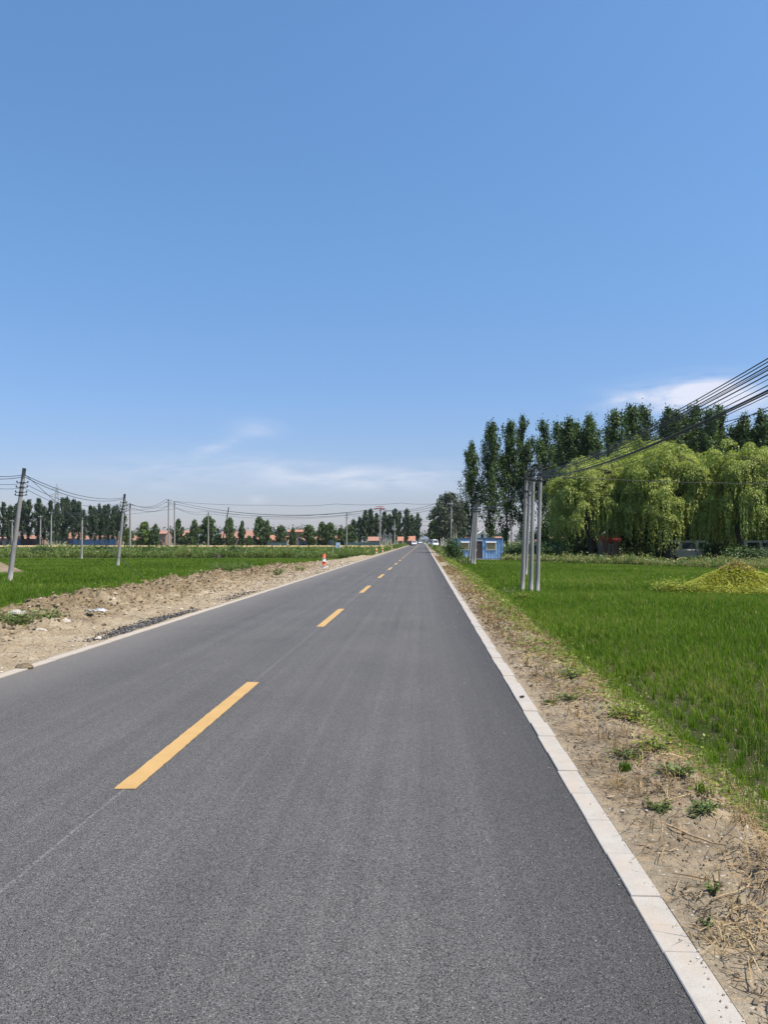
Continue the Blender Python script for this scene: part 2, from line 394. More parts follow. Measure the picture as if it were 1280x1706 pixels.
# ------------------------------------------------------------------ setting: land, road, kerbs
FZ = -0.50                                  # level of the paddies
EL, ER = -5.24, 0.99                        # asphalt edges
def edge_right(Y): return 2.6 + .6 * np.clip(np.asarray(Y, float) / 45, 0, 1) ** .8
def z_verge(X, Y):
    e = edge_right(Y); X = np.asarray(X, float)
    t = np.clip((X - (e - 1.0)) / 1.0, 0, 1); s = t * t * (3 - 2 * t)
    return FZ * s
def edge_left(Y): return np.interp(Y, [0, 12, 45, 55, 80, 140, 420], [-10.3, -10.2, -9.6, -8.6, -8.0, -7.6, -7.4])
def z_shoulder(X, Y):
    X = np.asarray(X, float); Y = np.asarray(Y, float)
    amp = np.interp(Y, [4, 9, 14, 20, 34, 44, 52, 75, 110], [.03, .05, .15, .27, .26, .18, .10, .10, .04])
    crest = np.interp(Y, [4, 12, 40, 60], [-8.9, -8.75, -8.25, -7.3])
    lump = .45 + 1.1 * fbm(X * .9, Y * .9, 3, 5)
    h = amp * lump * np.exp(-((X - crest) / .72) ** 2)
    e = edge_left(Y); t = np.clip((e + 1.1 - X) / 1.1, 0, 1); s = t * t * (3 - 2 * t)
    return h * (1 - s) + FZ * s
def groundz(X, Y):
    if EL <= X <= ER: return 0.0
    if X > ER: return float(z_verge(X, Y)) if Y < 420 else FZ
    return float(z_shoulder(X, Y)) if Y < 420 else FZ

def sheet(name, x0, x1, y0, y1, z, mat):
    return tag(MB().add([(x0, y0, z), (x1, y0, z), (x1, y1, z), (x0, y1, z)], [(0, 1, 2, 3)]).build(name, mat), kind='structure')
sheet('ground', -2600, 2600, -60, 4200, FZ - .10, M['land'])
def grid(name, xs, ys, zf, mat, smooth=True):
    """xs: function of row y -> array of x"""
    rows = [np.stack([xs(y), np.full_like(xs(y), y), np.zeros_like(xs(y))], 1) for y in ys]
    V = np.concatenate(rows); V[:, 2] = zf(V[:, 0], V[:, 1]); n = len(rows[0]); m = len(ys)
    i = np.arange(m - 1)[:, None] * n + np.arange(n - 1)[None, :]
    Fc = np.stack([i, i + 1, i + 1 + n, i + n], -1).reshape(-1, 4)
    return tag(link(name, np_mesh(name, V, Fc, mat, None, smooth)), kind='structure')
def graded(y0, y1, d0, k):
    ys = [y0]
    while ys[-1] < y1: ys.append(ys[-1] + max(d0, k * ys[-1]))
    return np.array(ys)

sheet('paddy_field', 2.2, 90, -3, 92, FZ - .02, M['mud'])
sheet('paddy_field', -80, -9.0, -3, 91, FZ - .02, M['mud'])
xr = lambda w: np.arange(EL, ER + .01, .5)
road_xs = np.linspace(EL, ER, 14)
grid('road', lambda y: road_xs, np.array([-4, 0, 10, 40, 120, 430.0]), lambda x, y: x * 0, M['asphalt'])

# kerb stones: half-metre pieces with open joints; near ones fine, beyond 60 m long pieces
def kerb(name, x0, x1, mat, r):
    mb = MB(); y = -3.2
    while y < 425:
        ln = .5 if y < 70 else 4
        dz = r.uniform(-.004, .004); dx = r.uniform(-.006, .006); b = .004
        X0, X1, Y0, Y1, Z = x0 + dx, x1 + dx, y + .003, y + ln - .003, (.012 if x0 > 0 else .016) + dz
        mb.add([(X0, Y0, -.2), (X1, Y0, -.2), (X1, Y1, -.2), (X0, Y1, -.2), (X0, Y0, Z - b), (X1, Y0, Z - b), (X1, Y1, Z - b), (X0, Y1, Z - b),
                (X0 + b, Y0 + b * .5, Z), (X1 - b, Y0 + b * .5, Z), (X1 - b, Y1 - b * .5, Z), (X0 + b, Y1 - b * .5, Z)],
               [(0, 1, 5, 4), (1, 2, 6, 5), (2, 3, 7, 6), (3, 0, 4, 7), (4, 5, 9, 8), (5, 6, 10, 9), (6, 7, 11, 10), (7, 4, 8, 11), (8, 9, 10, 11)])
        y += ln
    return tag(mb.build(name, mat), kind='structure')
kerb('kerb', ER - .004, ER + .146, M['kerb_clean'], random.Random(1))
kerb('kerb', EL - .146, EL + .004, M['kerb_dirty'], random.Random(2))

# dashed centre line: 4 m dashes every 10 m, from 5.25 m; solid from 150 m on
mb = MB()
rr = random.Random(4)
y = 5.25 - 10
while y < 150:
    if y > -6:
        k = 60; e0, e1 = rr.uniform(-.012, .012), rr.uniform(-.012, .012); vs = []
        for q in range(k + 1):
            w0, w1 = -2.125 + rr.uniform(-.0035, .0035), -1.975 + rr.uniform(-.0035, .0035); yy = y + 4 * q / k
            vs += [(w0, yy + (e0 if q == 0 else e1 if q == k else 0), .004), (w1, yy + (-e0 if q == 0 else -e1 if q == k else 0), .004)]
        mb.add(vs, [(2 * q, 2 * q + 1, 2 * q + 3, 2 * q + 2) for q in range(k)])
    y += 10
mb.add([(-2.125, 152, .004), (-1.975, 152, .004), (-1.975, 425, .004), (-2.125, 425, .004)], [(0, 1, 2, 3)])
tag(mb.build('road_marking', M['paint']), kind='structure')

# right verge
def z_right_ground(X, Y):
    z = z_verge(X, Y); e = edge_right(Y)
    k = np.clip((X - 1.16) / .4, 0, 1) * np.clip((e + .1 - X) / .25, 0.15, 1)
    ln = fbm(X * 1.7, Y * 1.3, 4, 1) - .5; cl = np.maximum(fbm(X * 9, Y * 9, 4, 9, .6) - .46, 0)
    fi = fbm(X * 26, Y * 26, 3, 13) - .5
    rut = np.exp(-((X - 1.62 - .12 * (vnoise(Y * .7, Y * 0, 3) - .5)) / .05) ** 2) * np.clip(vnoise(Y * 1.1, 0 * Y, 8) - .3, 0, 1)
    return z + .012 + k * (.01 + .018 * (fbm(X * 45, Y * 45, 2, 19) - .5) + .12 * ln + .17 * cl * np.clip((X - 1.3) / .5, .15, 1) + .042 * fi + .020 * (fbm(X * 70, Y * 70, 2, 17) - .5) - .05 * rut)
vx = lambda y: np.linspace(1.128, float(edge_right(y)) + .15, 84)
grid('road_verge', vx, graded(1.2, 425, .022, .0075), z_right_ground, M['verge'])
# left shoulder with the heaped spoil ridge
def z_left_ground(X, Y):
    z = z_shoulder(X, Y)
    k = np.clip((-5.38 - X) / .25, 0, 1)
    rid = np.clip(np.exp(-((X + 8.4) / 1.3) ** 2) * np.interp(Y, [6, 12, 50, 70], [.4, 1, 1, .4]), 0, 1)
    ln = fbm(X * 1.2, Y * 1.2, 4, 21) - .5; cl = np.maximum(fbm(X * 4.2, Y * 4.2, 4, 29, .6) - .44, 0); fi = fbm(X * 15, Y * 15, 3, 23) - .5
    return z + .016 * (1 - k) + k * (.05 * ln * (1 + 2.5 * rid) + (.10 + .58 * rid) * cl + (.025 + .18 * rid) * fi + (.012 + .05 * rid) * (fbm(X * 34, Y * 34, 2, 27) - .5))
lx = lambda y: np.linspace(float(edge_left(y)) - .25, -5.375, 120)
grid('road_verge', lx, graded(3.5, 425, .045, .0055), z_left_ground, M['shoulder'])

# wheat beyond the weeds, and the pale field bank
def slab(name, pts, z0, z1, mat):
    n = len(pts)
    return tag(MB().add([(x, y, z0) for x, y in pts] + [(x, y, z1) for x, y in pts], [tuple(reversed(range(n))), tuple(range(n, 2 * n))] +
               [(i, (i + 1) % n, (i + 1) % n + n, i + n) for i in range(n)]).build(name, mat), kind='structure')
slab('wheat_field', [(-220, 196), (-9.5, 205), (-9.5, 262), (-220, 262)], FZ - .3, .12, M['wheat'])

slab('field_bank', [(-80, 90.2), (-8.6, 90.2), (-8.6, 91.9), (-80, 91.9)], FZ - .2, FZ + .12, M['shoulder'])

# ------------------------------------------------------------------ blades and leaves
def blades(P, h, w, rng, lean=.35, curl=.5, yawbias=None):
    """two-segment blades rooted at P; arrays h, w"""
    n = len(P); az = rng.uniform(0, 2 * np.pi, n); d = np.stack([np.cos(az), np.sin(az), 0 * az], 1)
    wa = rng.uniform(0, 2 * np.pi, n); s = np.stack([np.cos(wa), np.sin(wa), 0 * wa], 1) * (w / 2)[:, None]
    ln = (rng.rand(n) ** 1.3 * lean)[:, None]; up = np.array([0, 0, 1.0])
    h = h[:, None]
    m = P + up * h * .55 + d * h * ln * .35; tp = P + up * h * (1 - curl * ln * .6) + d * h * ln * (1 + curl)
    V = np.stack([P - s * .8, P + s * .8, m + s, m - s, tp + s * .12, tp - s * .12], 1).reshape(-1, 3)
    b = np.arange(n)[:, None] * 6
    Fc = np.concatenate([b + [0, 1, 2, 3], b + [3, 2, 4, 5]], 1).reshape(-1, 4)
    return V, Fc
def leaves(C, size, rng, up=.4, aspect=.55, axis=None, droop=0.0, nrm=None):
    n = len(C); a = rng.randn(n, 3)
    if axis is not None: a = a * .45 + axis
    a[:, 2] -= droop; a /= np.linalg.norm(a, axis=1)[:, None] + 1e-9
    if nrm is None:
        q = rng.randn(n, 3); q[:, 2] += up * 2
        if up >= 1: nrm = q
    else: q = nrm / (np.linalg.norm(nrm, axis=1)[:, None] + 1e-9) + rng.randn(n, 3) * up
    b = np.cross(q, a); b /= np.linalg.norm(b, axis=1)[:, None] + 1e-9
    if nrm is not None: a = np.cross(b, q); a /= np.linalg.norm(a, axis=1)[:, None] + 1e-9
    size = (np.asarray(size) * np.ones(n))[:, None]
    A = a * size * .5; B = b * size * aspect * .5
    V = np.stack([C - A, C + B - A * .1, C + A, C - B - A * .1], 1).reshape(-1, 3)
    Fc = np.arange(n * 4).reshape(-1, 4)
    return V, Fc
def join(parts):
    Vs, Fs, o = [], [], 0
    for V, Fc in parts: Vs.append(V); Fs.append(Fc + o); o += len(V)
    return np.concatenate(Vs), np.concatenate(Fs)
def stuff(name, V, Fc, mat, tint, label, cat):
    return tag(link(name, np_mesh(name, V, Fc, mat, tint)), label, cat, kind='stuff')

# rice
def far_edge(X): return np.interp(X, [2, 9.3, 14, 23, 60], [88, 83, 72, 60, 48])
def rice(side):
    rng = np.random.RandomState(40 + side); parts = []; tints = []
    for (y0, y1, dx, dy, nb, hh, ww) in ((2.4, 9, .24, .125, 26, .205, .0066), (9, 18, .25, .14, 19, .22, .010), (18, 34, .26, .17, 14, .245, .017), (34, 92, .28, .25, 9, .28, .034)):
        if side == 0:
            xs = np.arange(2.4, .47 * y1 + 7, dx); ys = np.arange(y0, y1, dy); X, Y = np.meshgrid(xs, ys); X = X.ravel(); Y = Y.ravel()
            X = X + rng.normal(0, .020, X.size) + .10 * (vnoise(Y * .25, X * .25, 65) - .5); Y = Y + rng.normal(0, .045, X.size)
            k = (X > edge_right(Y) + rng.normal(.02, .10, X.size)) & (X < .47 * Y + 6) & (Y < far_edge(X) + rng.normal(0, .3, X.size)) & (vnoise(X * 1.1, Y * 1.1, 60) * .75 + rng.rand(X.size) * .25 < .78)
            k &= ((X - 13.2) / 3.0) ** 2 + ((Y - 33.6) / 3.0) ** 2 > 1
        else:
            if y1 < 10: continue
            xs = np.arange(-.62 * y1 - 5, -9, dx * 1.2); ys = np.arange(y0, y1, dy * 1.2); X, Y = np.meshgrid(xs, ys); X = X.ravel(); Y = Y.ravel()
            X = X + rng.normal(0, .04, X.size); Y = Y + rng.normal(0, .05, X.size)
            k = (X < edge_left(Y) + rng.normal(0, .12, X.size)) & (X > -.62 * Y - 4) & (Y < 90)
        X, Y = X[k], Y[k]
        vig = .72 + .5 * fbm(X * .35, Y * .35, 3, 50)
        hue = fbm(X * .22, Y * .22, 3, 55)
        P = np.repeat(np.stack([X, Y, np.full_like(X, FZ - .03)], 1), nb, 0); n = len(P)
        sp = .03 if y1 < 20 else .07
        P[:, :2] += rng.normal(0, sp, (n, 2))
        h = hh * np.repeat(vig, nb) * rng.uniform(.55, 1.12, n)
        V, Fc = blades(P, h, np.full(n, ww) * rng.uniform(.7, 1.25, n), rng, .42, .35)
        t = np.clip(np.repeat(hue * .8 + rng.normal(.0, .13, len(hue)), nb) + rng.normal(.04, .11, n), 0, .86); t[rng.rand(n) < .06] = 1
        parts.append((V, Fc)); tints.append(np.repeat(t, 2))
    V, Fc = join(parts)
    return V, Fc, np.concatenate(tints)
V, Fc, t = rice(0)
stuff('rice_plants', V, Fc, M['rice'], t, 'green rice seedlings filling the paddy beside the near verge and mound', 'rice')
V, Fc, t = rice(1)
stuff('rice_plants', V, Fc, M['rice'], t, 'dark green rice beyond the heaped dirt ridge and leaning poles', 'rice')

# weed belts: tall leafy weeds at the far sides of both paddies
def weed_belt(n, xf, yf, hf, wf, rng, nl=5, dry=.2, zb=FZ - .05):
    X = xf(rng.rand(n)); Y = yf(X, rng.rand(n)); P = np.stack([X, Y, np.full(n, zb)], 1)
    clump = fbm(X * .4, Y * .25, 3, 70); h = hf(X, Y) * (.45 + 1.0 * clump) * rng.uniform(.6, 1.1, n)
    P = np.repeat(P, nl, 0); m = len(P); P[:, :2] += rng.normal(0, .12, (m, 2)); hh = np.repeat(h, nl) * rng.uniform(.5, 1.1, m)
    b = blades(P, hh, wf(P[:, 1]) * rng.uniform(.6, 1.3, m), rng, .8, .8)
    C = P + np.array([0, 0, 1.0]) * (hh * rng.uniform(.25, 1.0, m))[:, None] + rng.normal(0, .1, (m, 3))
    lv = leaves(C, wf(P[:, 1]) * 4.0 * rng.uniform(.6, 1.3, m), rng, .6, .5)
    tt = np.clip(np.repeat(fbm(X * .3, Y * .3, 3, 75), nl) * .55 + rng.normal(.05, .14, m), 0, 1)
    tt[rng.rand(m) < dry] = rng.uniform(.7, 1, 1)
    V, Fc = join([b, lv]); return V, Fc, np.concatenate([np.repeat(tt, 2), tt])
rng = np.random.RandomState(77)
V, Fc, t = weed_belt(10000, lambda u: -76 + u * 68.4, lambda X, v: 92.0 + v ** 1.5 * 60, lambda X, Y: 1.35 + 0 * X, lambda Y: Y * .00075, rng, 5, .10)
stuff('weeds', V, Fc, M['reed'], t, 'rank green weeds growing beyond the far side of the dark rice paddy', 'weeds')
V, Fc, t = weed_belt(5200, lambda u: 9.0 + u * 46, lambda X, v: far_edge(X) + .4 + v ** 1.5 * 9, lambda X, Y: .95 + 0 * X, lambda Y: Y * .0008, rng, 5, .30)
stuff('weeds', V, Fc, M['reed'], t, 'pale weeds and dry grass in a belt along the foot of the willows', 'weeds')
V, Fc, t = weed_belt(2600, lambda u: -7.6 + u * 1.6, lambda X, v: 88 + v * 260, lambda X, Y: .75 + 0 * X, lambda Y: np.clip(Y * .0007, .03, .2), rng, 4, .22, -.1)
stuff('weeds', V, Fc, M['reed'], t, 'shaggy weeds lining the far shoulder behind the small striped posts', 'weeds')
V, Fc, t = weed_belt(2400, lambda u: 1.9 + u * 2.2, lambda X, v: 66 + v * 250, lambda X, Y: .7 + 0 * X, lambda Y: np.clip(Y * .0007, .03, .2), rng, 4, .18, -.25)
stuff('weeds', V, Fc, M['reed'], t, 'weeds on the verge beside the row of thin pale trunks', 'weeds')

exec_later = []
# ------------------------------------------------------------------ trees
def tube_np(mb, a, b, r0, r1, n=5, bend=(0, 0, 0), k=4):
    a = Vector(a); b = Vector(b); bd = Vector(bend)
    mb.tube([a.lerp(b, i / k) + bd * math.sin(math.pi * i / k) for i in range(k + 1)], [r0 + (r1 - r0) * i / k for i in range(k + 1)], n, False)

def poplar(seed, H=18.0, W=1.75, bare=.13, nb=62, nl=95, ls=.30, mat='poplar', bark='bark', spires=2):
    rng = np.random.RandomState(seed); tr = MB()
    wig = rng.normal(0, .12, (7, 2)); wig[0] = 0
    tp = [(wig[i][0], wig[i][1], H * .96 * i / 6) for i in range(7)]
    tr.tube(tp, [H * .0105 * (1 - .15 * i) for i in range(7)], 7, False)
    def trunk_at(z):
        f = np.clip(z / (H * .96) * 6, 0, 5.999); i = int(f); f -= i; a, b = np.array(tp[i]), np.array(tp[i + 1]); return a * (1 - f) + b * f
    C, S, A = [], [], []
    def branch(t, az, ln, rise, n):
        p0 = trunk_at(t * H); d = np.array([math.cos(az), math.sin(az), rise]); d /= np.linalg.norm(d)
        p1 = p0 + d * ln
        tube_np(tr, p0, p1, .05, .012, 4, (0, 0, -.03 * ln), 2)
        u = rng.uniform(.18, 1.06, n) ** .8
        c = p0 + d * (ln * u)[:, None]; sg = .11 + .17 * (1 - np.abs(u - .6))
        c = c + rng.randn(n, 3) * np.stack([sg, sg, sg * 1.5], 1)
        C.append(c); S.append(ls * rng.uniform(.55, 1.25, n))
    for i in range(nb):
        t = bare + (.97 - bare) * ((i + rng.rand()) / nb) ** .92
        g = np.clip((t - bare) / .22, 0, 1) ** .6 * (1 - np.clip((t - .30) / .70, 0, 1) ** 1.5 * .90)
        if rng.rand() < .13: continue
        ln = W * g * rng.uniform(.75, 1.45); rise = rng.uniform(1.0, 2.0)
        branch(t, i * 2.4 + rng.normal(0, .5), ln * math.sqrt(1 + rise * rise) * .8, rise, int(nl * (.45 + .75 * g)))
    for j in range(spires):
        branch(rng.uniform(.45, .76), rng.uniform(0, 6.28), H * rng.uniform(.16, .26), rng.uniform(2.2, 4.2), int(nl * 1.5))
    branch(.86, 0, H * .15, 12, int(nl * 1.2))
    C = np.concatenate(C); S = np.concatenate(S)
    nr = C * np.array([1, 1, 0]); nr /= np.linalg.norm(nr, axis=1)[:, None] + .3; nr[:, 2] += .45
    V, Fc = leaves(C, S, rng, .55, .78, nrm=nr)
    t = np.clip(rng.normal(.48, .22, len(C)), 0, 1)
    return tr, np_mesh('crown', V, Fc, M[mat], t), M[bark]

def roundtree(seed, H=9.0, W=3.0, bare=.22, ncl=46, nl=95, ls=.42, mat='round', bark='bark', squash=1.0):
    rng = np.random.RandomState(seed); tr = MB(); C, S, Dn = [], [], []
    tr.tube([(0, 0, 0), (rng.normal(0, .1), rng.normal(0, .1), H * .3), (rng.normal(0, .2), 0, H * .62)], [H * .018, H * .014, H * .006], 7, False)
    for i in range(ncl):
        az = i * 2.4 + rng.normal(0, .4); u = (i + .5) / ncl; z = bare + (1 - bare) * u
        prof = math.sin(math.pi * min(1, (z - bare) / (1 - bare) * .86 + .14)) ** .65
        r = W * prof * rng.uniform(.35, 1.05); c = np.array([r * math.cos(az), r * math.sin(az), H * min(z, .97)])
        tube_np(tr, (0, 0, H * (bare * .8 + .55 * u * (1 - bare))), c, .06, .015, 4, (0, 0, .2), 3)
        n = int(nl * rng.uniform(.5, 1.3)); sg = W * rng.uniform(.15, .26)
        p = rng.randn(n, 3); p /= np.linalg.norm(p, axis=1)[:, None]; p = p * (sg * 1.5 * rng.rand(n) ** .45)[:, None]; p[:, 2] *= .8 * squash
        C.append(c + p); S.append(ls * rng.uniform(.55, 1.25, n)); Dn.append(p / (np.linalg.norm(p, axis=1)[:, None] + 1e-6) + np.array([c[0] / W * .5, c[1] / W * .5, .5]))
    Dn = np.concatenate(Dn); C = np.concatenate(C); S = np.concatenate(S); V, Fc = leaves(C, S, rng, .5, .78, nrm=Dn)
    return tr, np_mesh('crown', V, Fc, M[mat], np.clip(rng.normal(.5, .23, len(C)), 0, 1)), M[bark]

def willow(seed, H=13.0, W=5.4, mat='willow'):
    rng = np.random.RandomState(seed); tr = MB(); C, S, A, Dn, T = [], [], [], [], []
    tr.tube([(0, 0, 0), (.1, 0, 1.5), (rng.normal(0, .3), rng.normal(0, .3), H * .32)], [.42, .33, .26], 9, False)
    limbs = []
    for i in range(9):
        az = i * 2 * math.pi / 9 * 2 + rng.normal(0, .3); ln = rng.uniform(.45, .8)
        e = np.array([W * ln * math.cos(az), W * ln * math.sin(az), H * rng.uniform(.62, .86)])
        tube_np(tr, (0, 0, H * rng.uniform(.16, .32)), e, .17, .04, 6, (0, 0, .8), 5); limbs.append(e)
    ncl = 190
    for i in range(ncl):
        u = (i + .5) / ncl; sel = 1 - 1.5 * u; el = math.asin(max(-.5, sel)); az = i * 2.39996 + rng.normal(0, .3)
        rr_ = rng.uniform(.60, 1.10) * (1 + .15 * math.sin(az * 3 + seed) * math.cos(el))
        c = np.array([W * rr_ * math.cos(el) * math.cos(az), W * rr_ * math.cos(el) * math.sin(az), H * .56 + H * .40 * rr_ * math.sin(el) - .12 * W * (rr_ - .9)])
        if sel < .25 and vnoise(math.cos(az) * 2.3 + 9, math.sin(az) * 2.3 + seed, 5) > .50 and rng.rand() < .85: continue   # open gaps under the skirts
        if i % 3 == 0: tube_np(tr, limbs[i % 9], c, .045, .012, 4, (0, 0, .3), 3)
        out = np.array([math.cos(az) * math.cos(el), math.sin(az) * math.cos(el), max(.1, math.sin(el))])
        rc = rng.uniform(.5, 1.25) * (1 if sel > 0 else .85); ct = rng.normal(0, .12)
        if sel > -.7:                                   # rounded plume of short sprays
            n = int(270 * rc); d = rng.randn(n, 3) + out * .6; d[:, 2] = np.where(d[:, 2] < -.3, -d[:, 2], d[:, 2]); d /= np.linalg.norm(d, axis=1)[:, None]
            p = c + d * np.array([1, 1, 1.0]) * (rc * rng.uniform(.72, 1.08, n))[:, None]
            C.append(p); Dn.append(d * .8 + out * .25 + np.array([0, 0, .75])); ax = d * np.array([1, 1, .2]); ax[:, 2] -= .75; A.append(ax); S.append(rng.uniform(.16, .34, n)); T.append(np.full(n, ct + .1))
        long_ = rng.rand() < .5; ns = rng.randint(6, 10) + (7 if sel < .25 and long_ else 0)
        for s in range(ns):                              # hanging whips
            d = rng.randn(3) * .7 + out; d[2] = 0; d /= np.linalg.norm(d)
            ln = rng.uniform(.5, 1.5) + (max(0, .5 - math.sin(el)) * rng.uniform(.4, 3.4) if long_ else 0); z0 = c[2] + rng.uniform(-.5, .1) * rc
            ln = max(.6, min(ln, z0 - rng.uniform(.4, 2.4)))
            k = int(5 + ln * 5); q = np.linspace(0.05, 1, k); st = c * np.array([.93, .93, 1]) + d * rc * rng.uniform(.2, .85) + rng.randn(3) * np.array([.5, .5, .1]); st[2] = z0
            p = st + d * (.35 * (1 - (1 - q) ** 2))[:, None]; p[:, 2] -= q ** 1.3 * ln
            tang = np.gradient(p, axis=0); tang /= np.linalg.norm(tang, axis=1)[:, None] + 1e-9
            C.append(p + rng.randn(k, 3) * .06); A.append(tang); Dn.append(np.repeat((d * .8 + out * .5 + np.array([0, 0, .25]))[None], k, 0)); S.append(np.full(k, .30) * rng.uniform(.7, 1.3, k)); T.append(np.full(k, ct - .03))
    C = np.concatenate(C); S = np.concatenate(S); A = np.concatenate(A); Dn = np.concatenate(Dn); T = np.concatenate(T)
    k = C[:, 2] > .4; C, S, A, Dn, T = C[k], S[k], A[k], Dn[k], T[k]
    V, Fc = leaves(C, S, rng, .42, .38, A * 1.0, 0, Dn)
    return tr, np_mesh('crown', V, Fc, M[mat], np.clip(T + rng.normal(.5, .16, len(C)), 0, 1)), M['bark']

def shrub(seed, H=1.8, W=1.3, mat='round', n=2600, ls=.16):
    rng = np.random.RandomState(seed); tr = MB(); C = []
    for i in range(16):
        az = i * 2.4; r = W * rng.uniform(.15, .85); c = np.array([r * math.cos(az), r * math.sin(az), H * rng.uniform(.25, .88) * (1 - .25 * r / W)])
        tube_np(tr, (r * .15 * math.cos(az), r * .15 * math.sin(az), -.1), c, .03, .01, 4, (0, 0, .1), 3)
        p = rng.randn(n // 16, 3) * np.array([W * .22, W * .22, H * .14]); C.append(c + p)
    C = np.concatenate(C); C = C[C[:, 2] > .02]; nr = C - np.array([0, 0, H * .35]); nr /= np.linalg.norm(nr, axis=1)[:, None] + .1; nr[:, 2] += .4; V, Fc = leaves(C, ls * rng.uniform(.6, 1.3, len(C)), rng, .5, .7, nrm=nr)
    return tr, np_mesh('crown', V, Fc, M[mat], np.clip(rng.normal(.5, .22, len(C)), 0, 1)), M['bark']

def make(name, gen, crown='crown', trunk='trunk'):
    tr, cm, bark = gen; root = empty(name)
    o = tr.build(trunk, bark, root, smooth=True); link(crown, cm, root)
    return root
class Kind:
    """builds one of each variant, then copies it with its parts"""
    def __init__(s, name, gens, h0, trunk='trunk'): s.name = name; s.gens = gens; s.h0 = h0; s.first = [None] * len(gens); s.trunk = trunk
    def put(s, v, loc, h, wide, rz, label, cat, group=None):
        v %= len(s.gens)
        if s.first[v] is None: o = s.first[v] = make(s.name, s.gens[v](), trunk=s.trunk)
        else: o = copy_tree(s.first[v])
        k = h / s.h0[v]; o.location = loc; o.scale = (k * wide, k * wide, k); o.rotation_euler = (rnd.uniform(-.03, .03), rnd.uniform(-.03, .03), rz)
        if 'group' in o: del o['group']
        return tag(o, label, cat, group)
ORD = ['first', 'second', 'third', 'fourth', 'fifth', 'sixth', 'seventh', 'eighth', 'ninth', 'tenth', 'eleventh', 'twelfth', 'thirteenth',
       'fourteenth', 'fifteenth', 'sixteenth', 'seventeenth', 'eighteenth', 'nineteenth', 'twentieth', 'twenty-first', 'twenty-second', 'twenty-third', 'twenty-fourth', 'twenty-fifth']
def put_px(kind, v, px, top, Y, label, cat, group=None, wide=1.0, zb=FZ):
    p = at(px, 901, Y); h = CAM_H + (901 - top) / F * Y - zb
    return kind.put(v, (p.x, Y, zb), h, wide, rnd.uniform(0, 6.28), label, cat, group)
rnd = random.Random(21)
POP = Kind('poplar_tree', [lambda s=s: poplar(100 + s, 18, 2.7, .10, 68, 165, .27, spires=3 + s % 3) for s in range(4)], [18] * 4)
# tall poplars behind the blue container and the willows
tall = [(785, 740, 112), (817, 708, 108), (845, 707, 110), (874, 700, 112), (913, 704, 108), (955, 702, 118), (991, 700, 118), (1024, 692, 120), (1052, 683, 122),
        (1080, 681, 122), (1108, 688, 124), (1134, 692, 122), (1160, 684, 126), (1190, 690, 122), (1213, 684, 126), (1245, 697, 122), (1275, 694, 120), (1305, 690, 122)]
for i, (x, t_, Y) in enumerate(tall):
    where = 'behind the container and pole trio' if i < 5 else 'above the willows'
    lab = {0: 'narrow shortest poplar standing apart at the road end of the tall row', 1: 'tall dark poplar just right of the lone narrow one, behind the blue container'}.get(
        i, f'tall dark poplar {where}, {ORD[i]} in the row from the road')
    put_px(POP, i * 3 + i // 4, x, t_, Y, lab, 'poplar', 'tall poplar row beyond the right paddy', rnd.uniform(.76, .92) if 0 < i < 5 else rnd.uniform(.9, 1.15) if i else .8)
for i in range(13):
    put_px(POP, i * 2 + 1, 925 + i * 31 + rnd.uniform(-6, 6), 714 + rnd.uniform(-10, 14), 136 + rnd.uniform(-3, 5), f'dark poplar of the rear rank behind the willows, {ORD[i]} from the pole trio', 'poplar', 'rear rank of poplars beyond the right paddy', .95)
# willows
WIL = Kind('willow_tree', [lambda s=s: willow(200 + s) for s in range(2)], [13.0, 13.0])
for i, (x, t_, Y, w, lab) in enumerate([(985, 766, 88, 1.0, 'yellow-green weeping willow nearest the pole trio, its curtains reaching the ground'),
                                        (1068, 734, 98, .8, 'weeping willow with its rounded top just under the sagging cables'),
                                        (1112, 744, 85, 1.0, 'largest bright weeping willow directly behind the pale weed belt'),
                                        (1172, 762, 93, .85, 'weeping willow squeezed between the largest willow and the last one'),
                                        (1236, 742, 82, .95, 'weeping willow behind the overgrown mound at the end of the row'),
                                        (1330, 750, 84, 1.0, 'weeping willow at the frame edge, mostly cut off'),
                                        (1026, 760, 94, .95, 'darker weeping willow filling the gap behind the first and largest ones'),
                                        (1150, 756, 97, 1.0, 'weeping willow standing back between the largest one and the mound'),
                                        (1210, 760, 95, .95, 'weeping willow standing back straight behind the mound'),
                                        (1290, 752, 93, 1.0, 'weeping willow standing back at the right end of the row')]):
    put_px(WIL, i, x, t_, Y, lab, 'willow', 'weeping willows beside the right paddy', w)
BACK = Kind('broadleaf_tree', [lambda s=s: roundtree(640 + s, 8, 3.4, .03, 46, 75, .55, 'round') for s in range(2)], [8] * 2)
for i in range(9):
    put_px(BACK, i, 930 + i * 44 + rnd.uniform(-8, 8), 852 + rnd.uniform(-10, 14), 101 + rnd.uniform(-1, 3), f'dark broad tree in the shade behind the willows, {ORD[i]} from the pole trio', 'tree', 'dark trees behind the willows', 1.1)
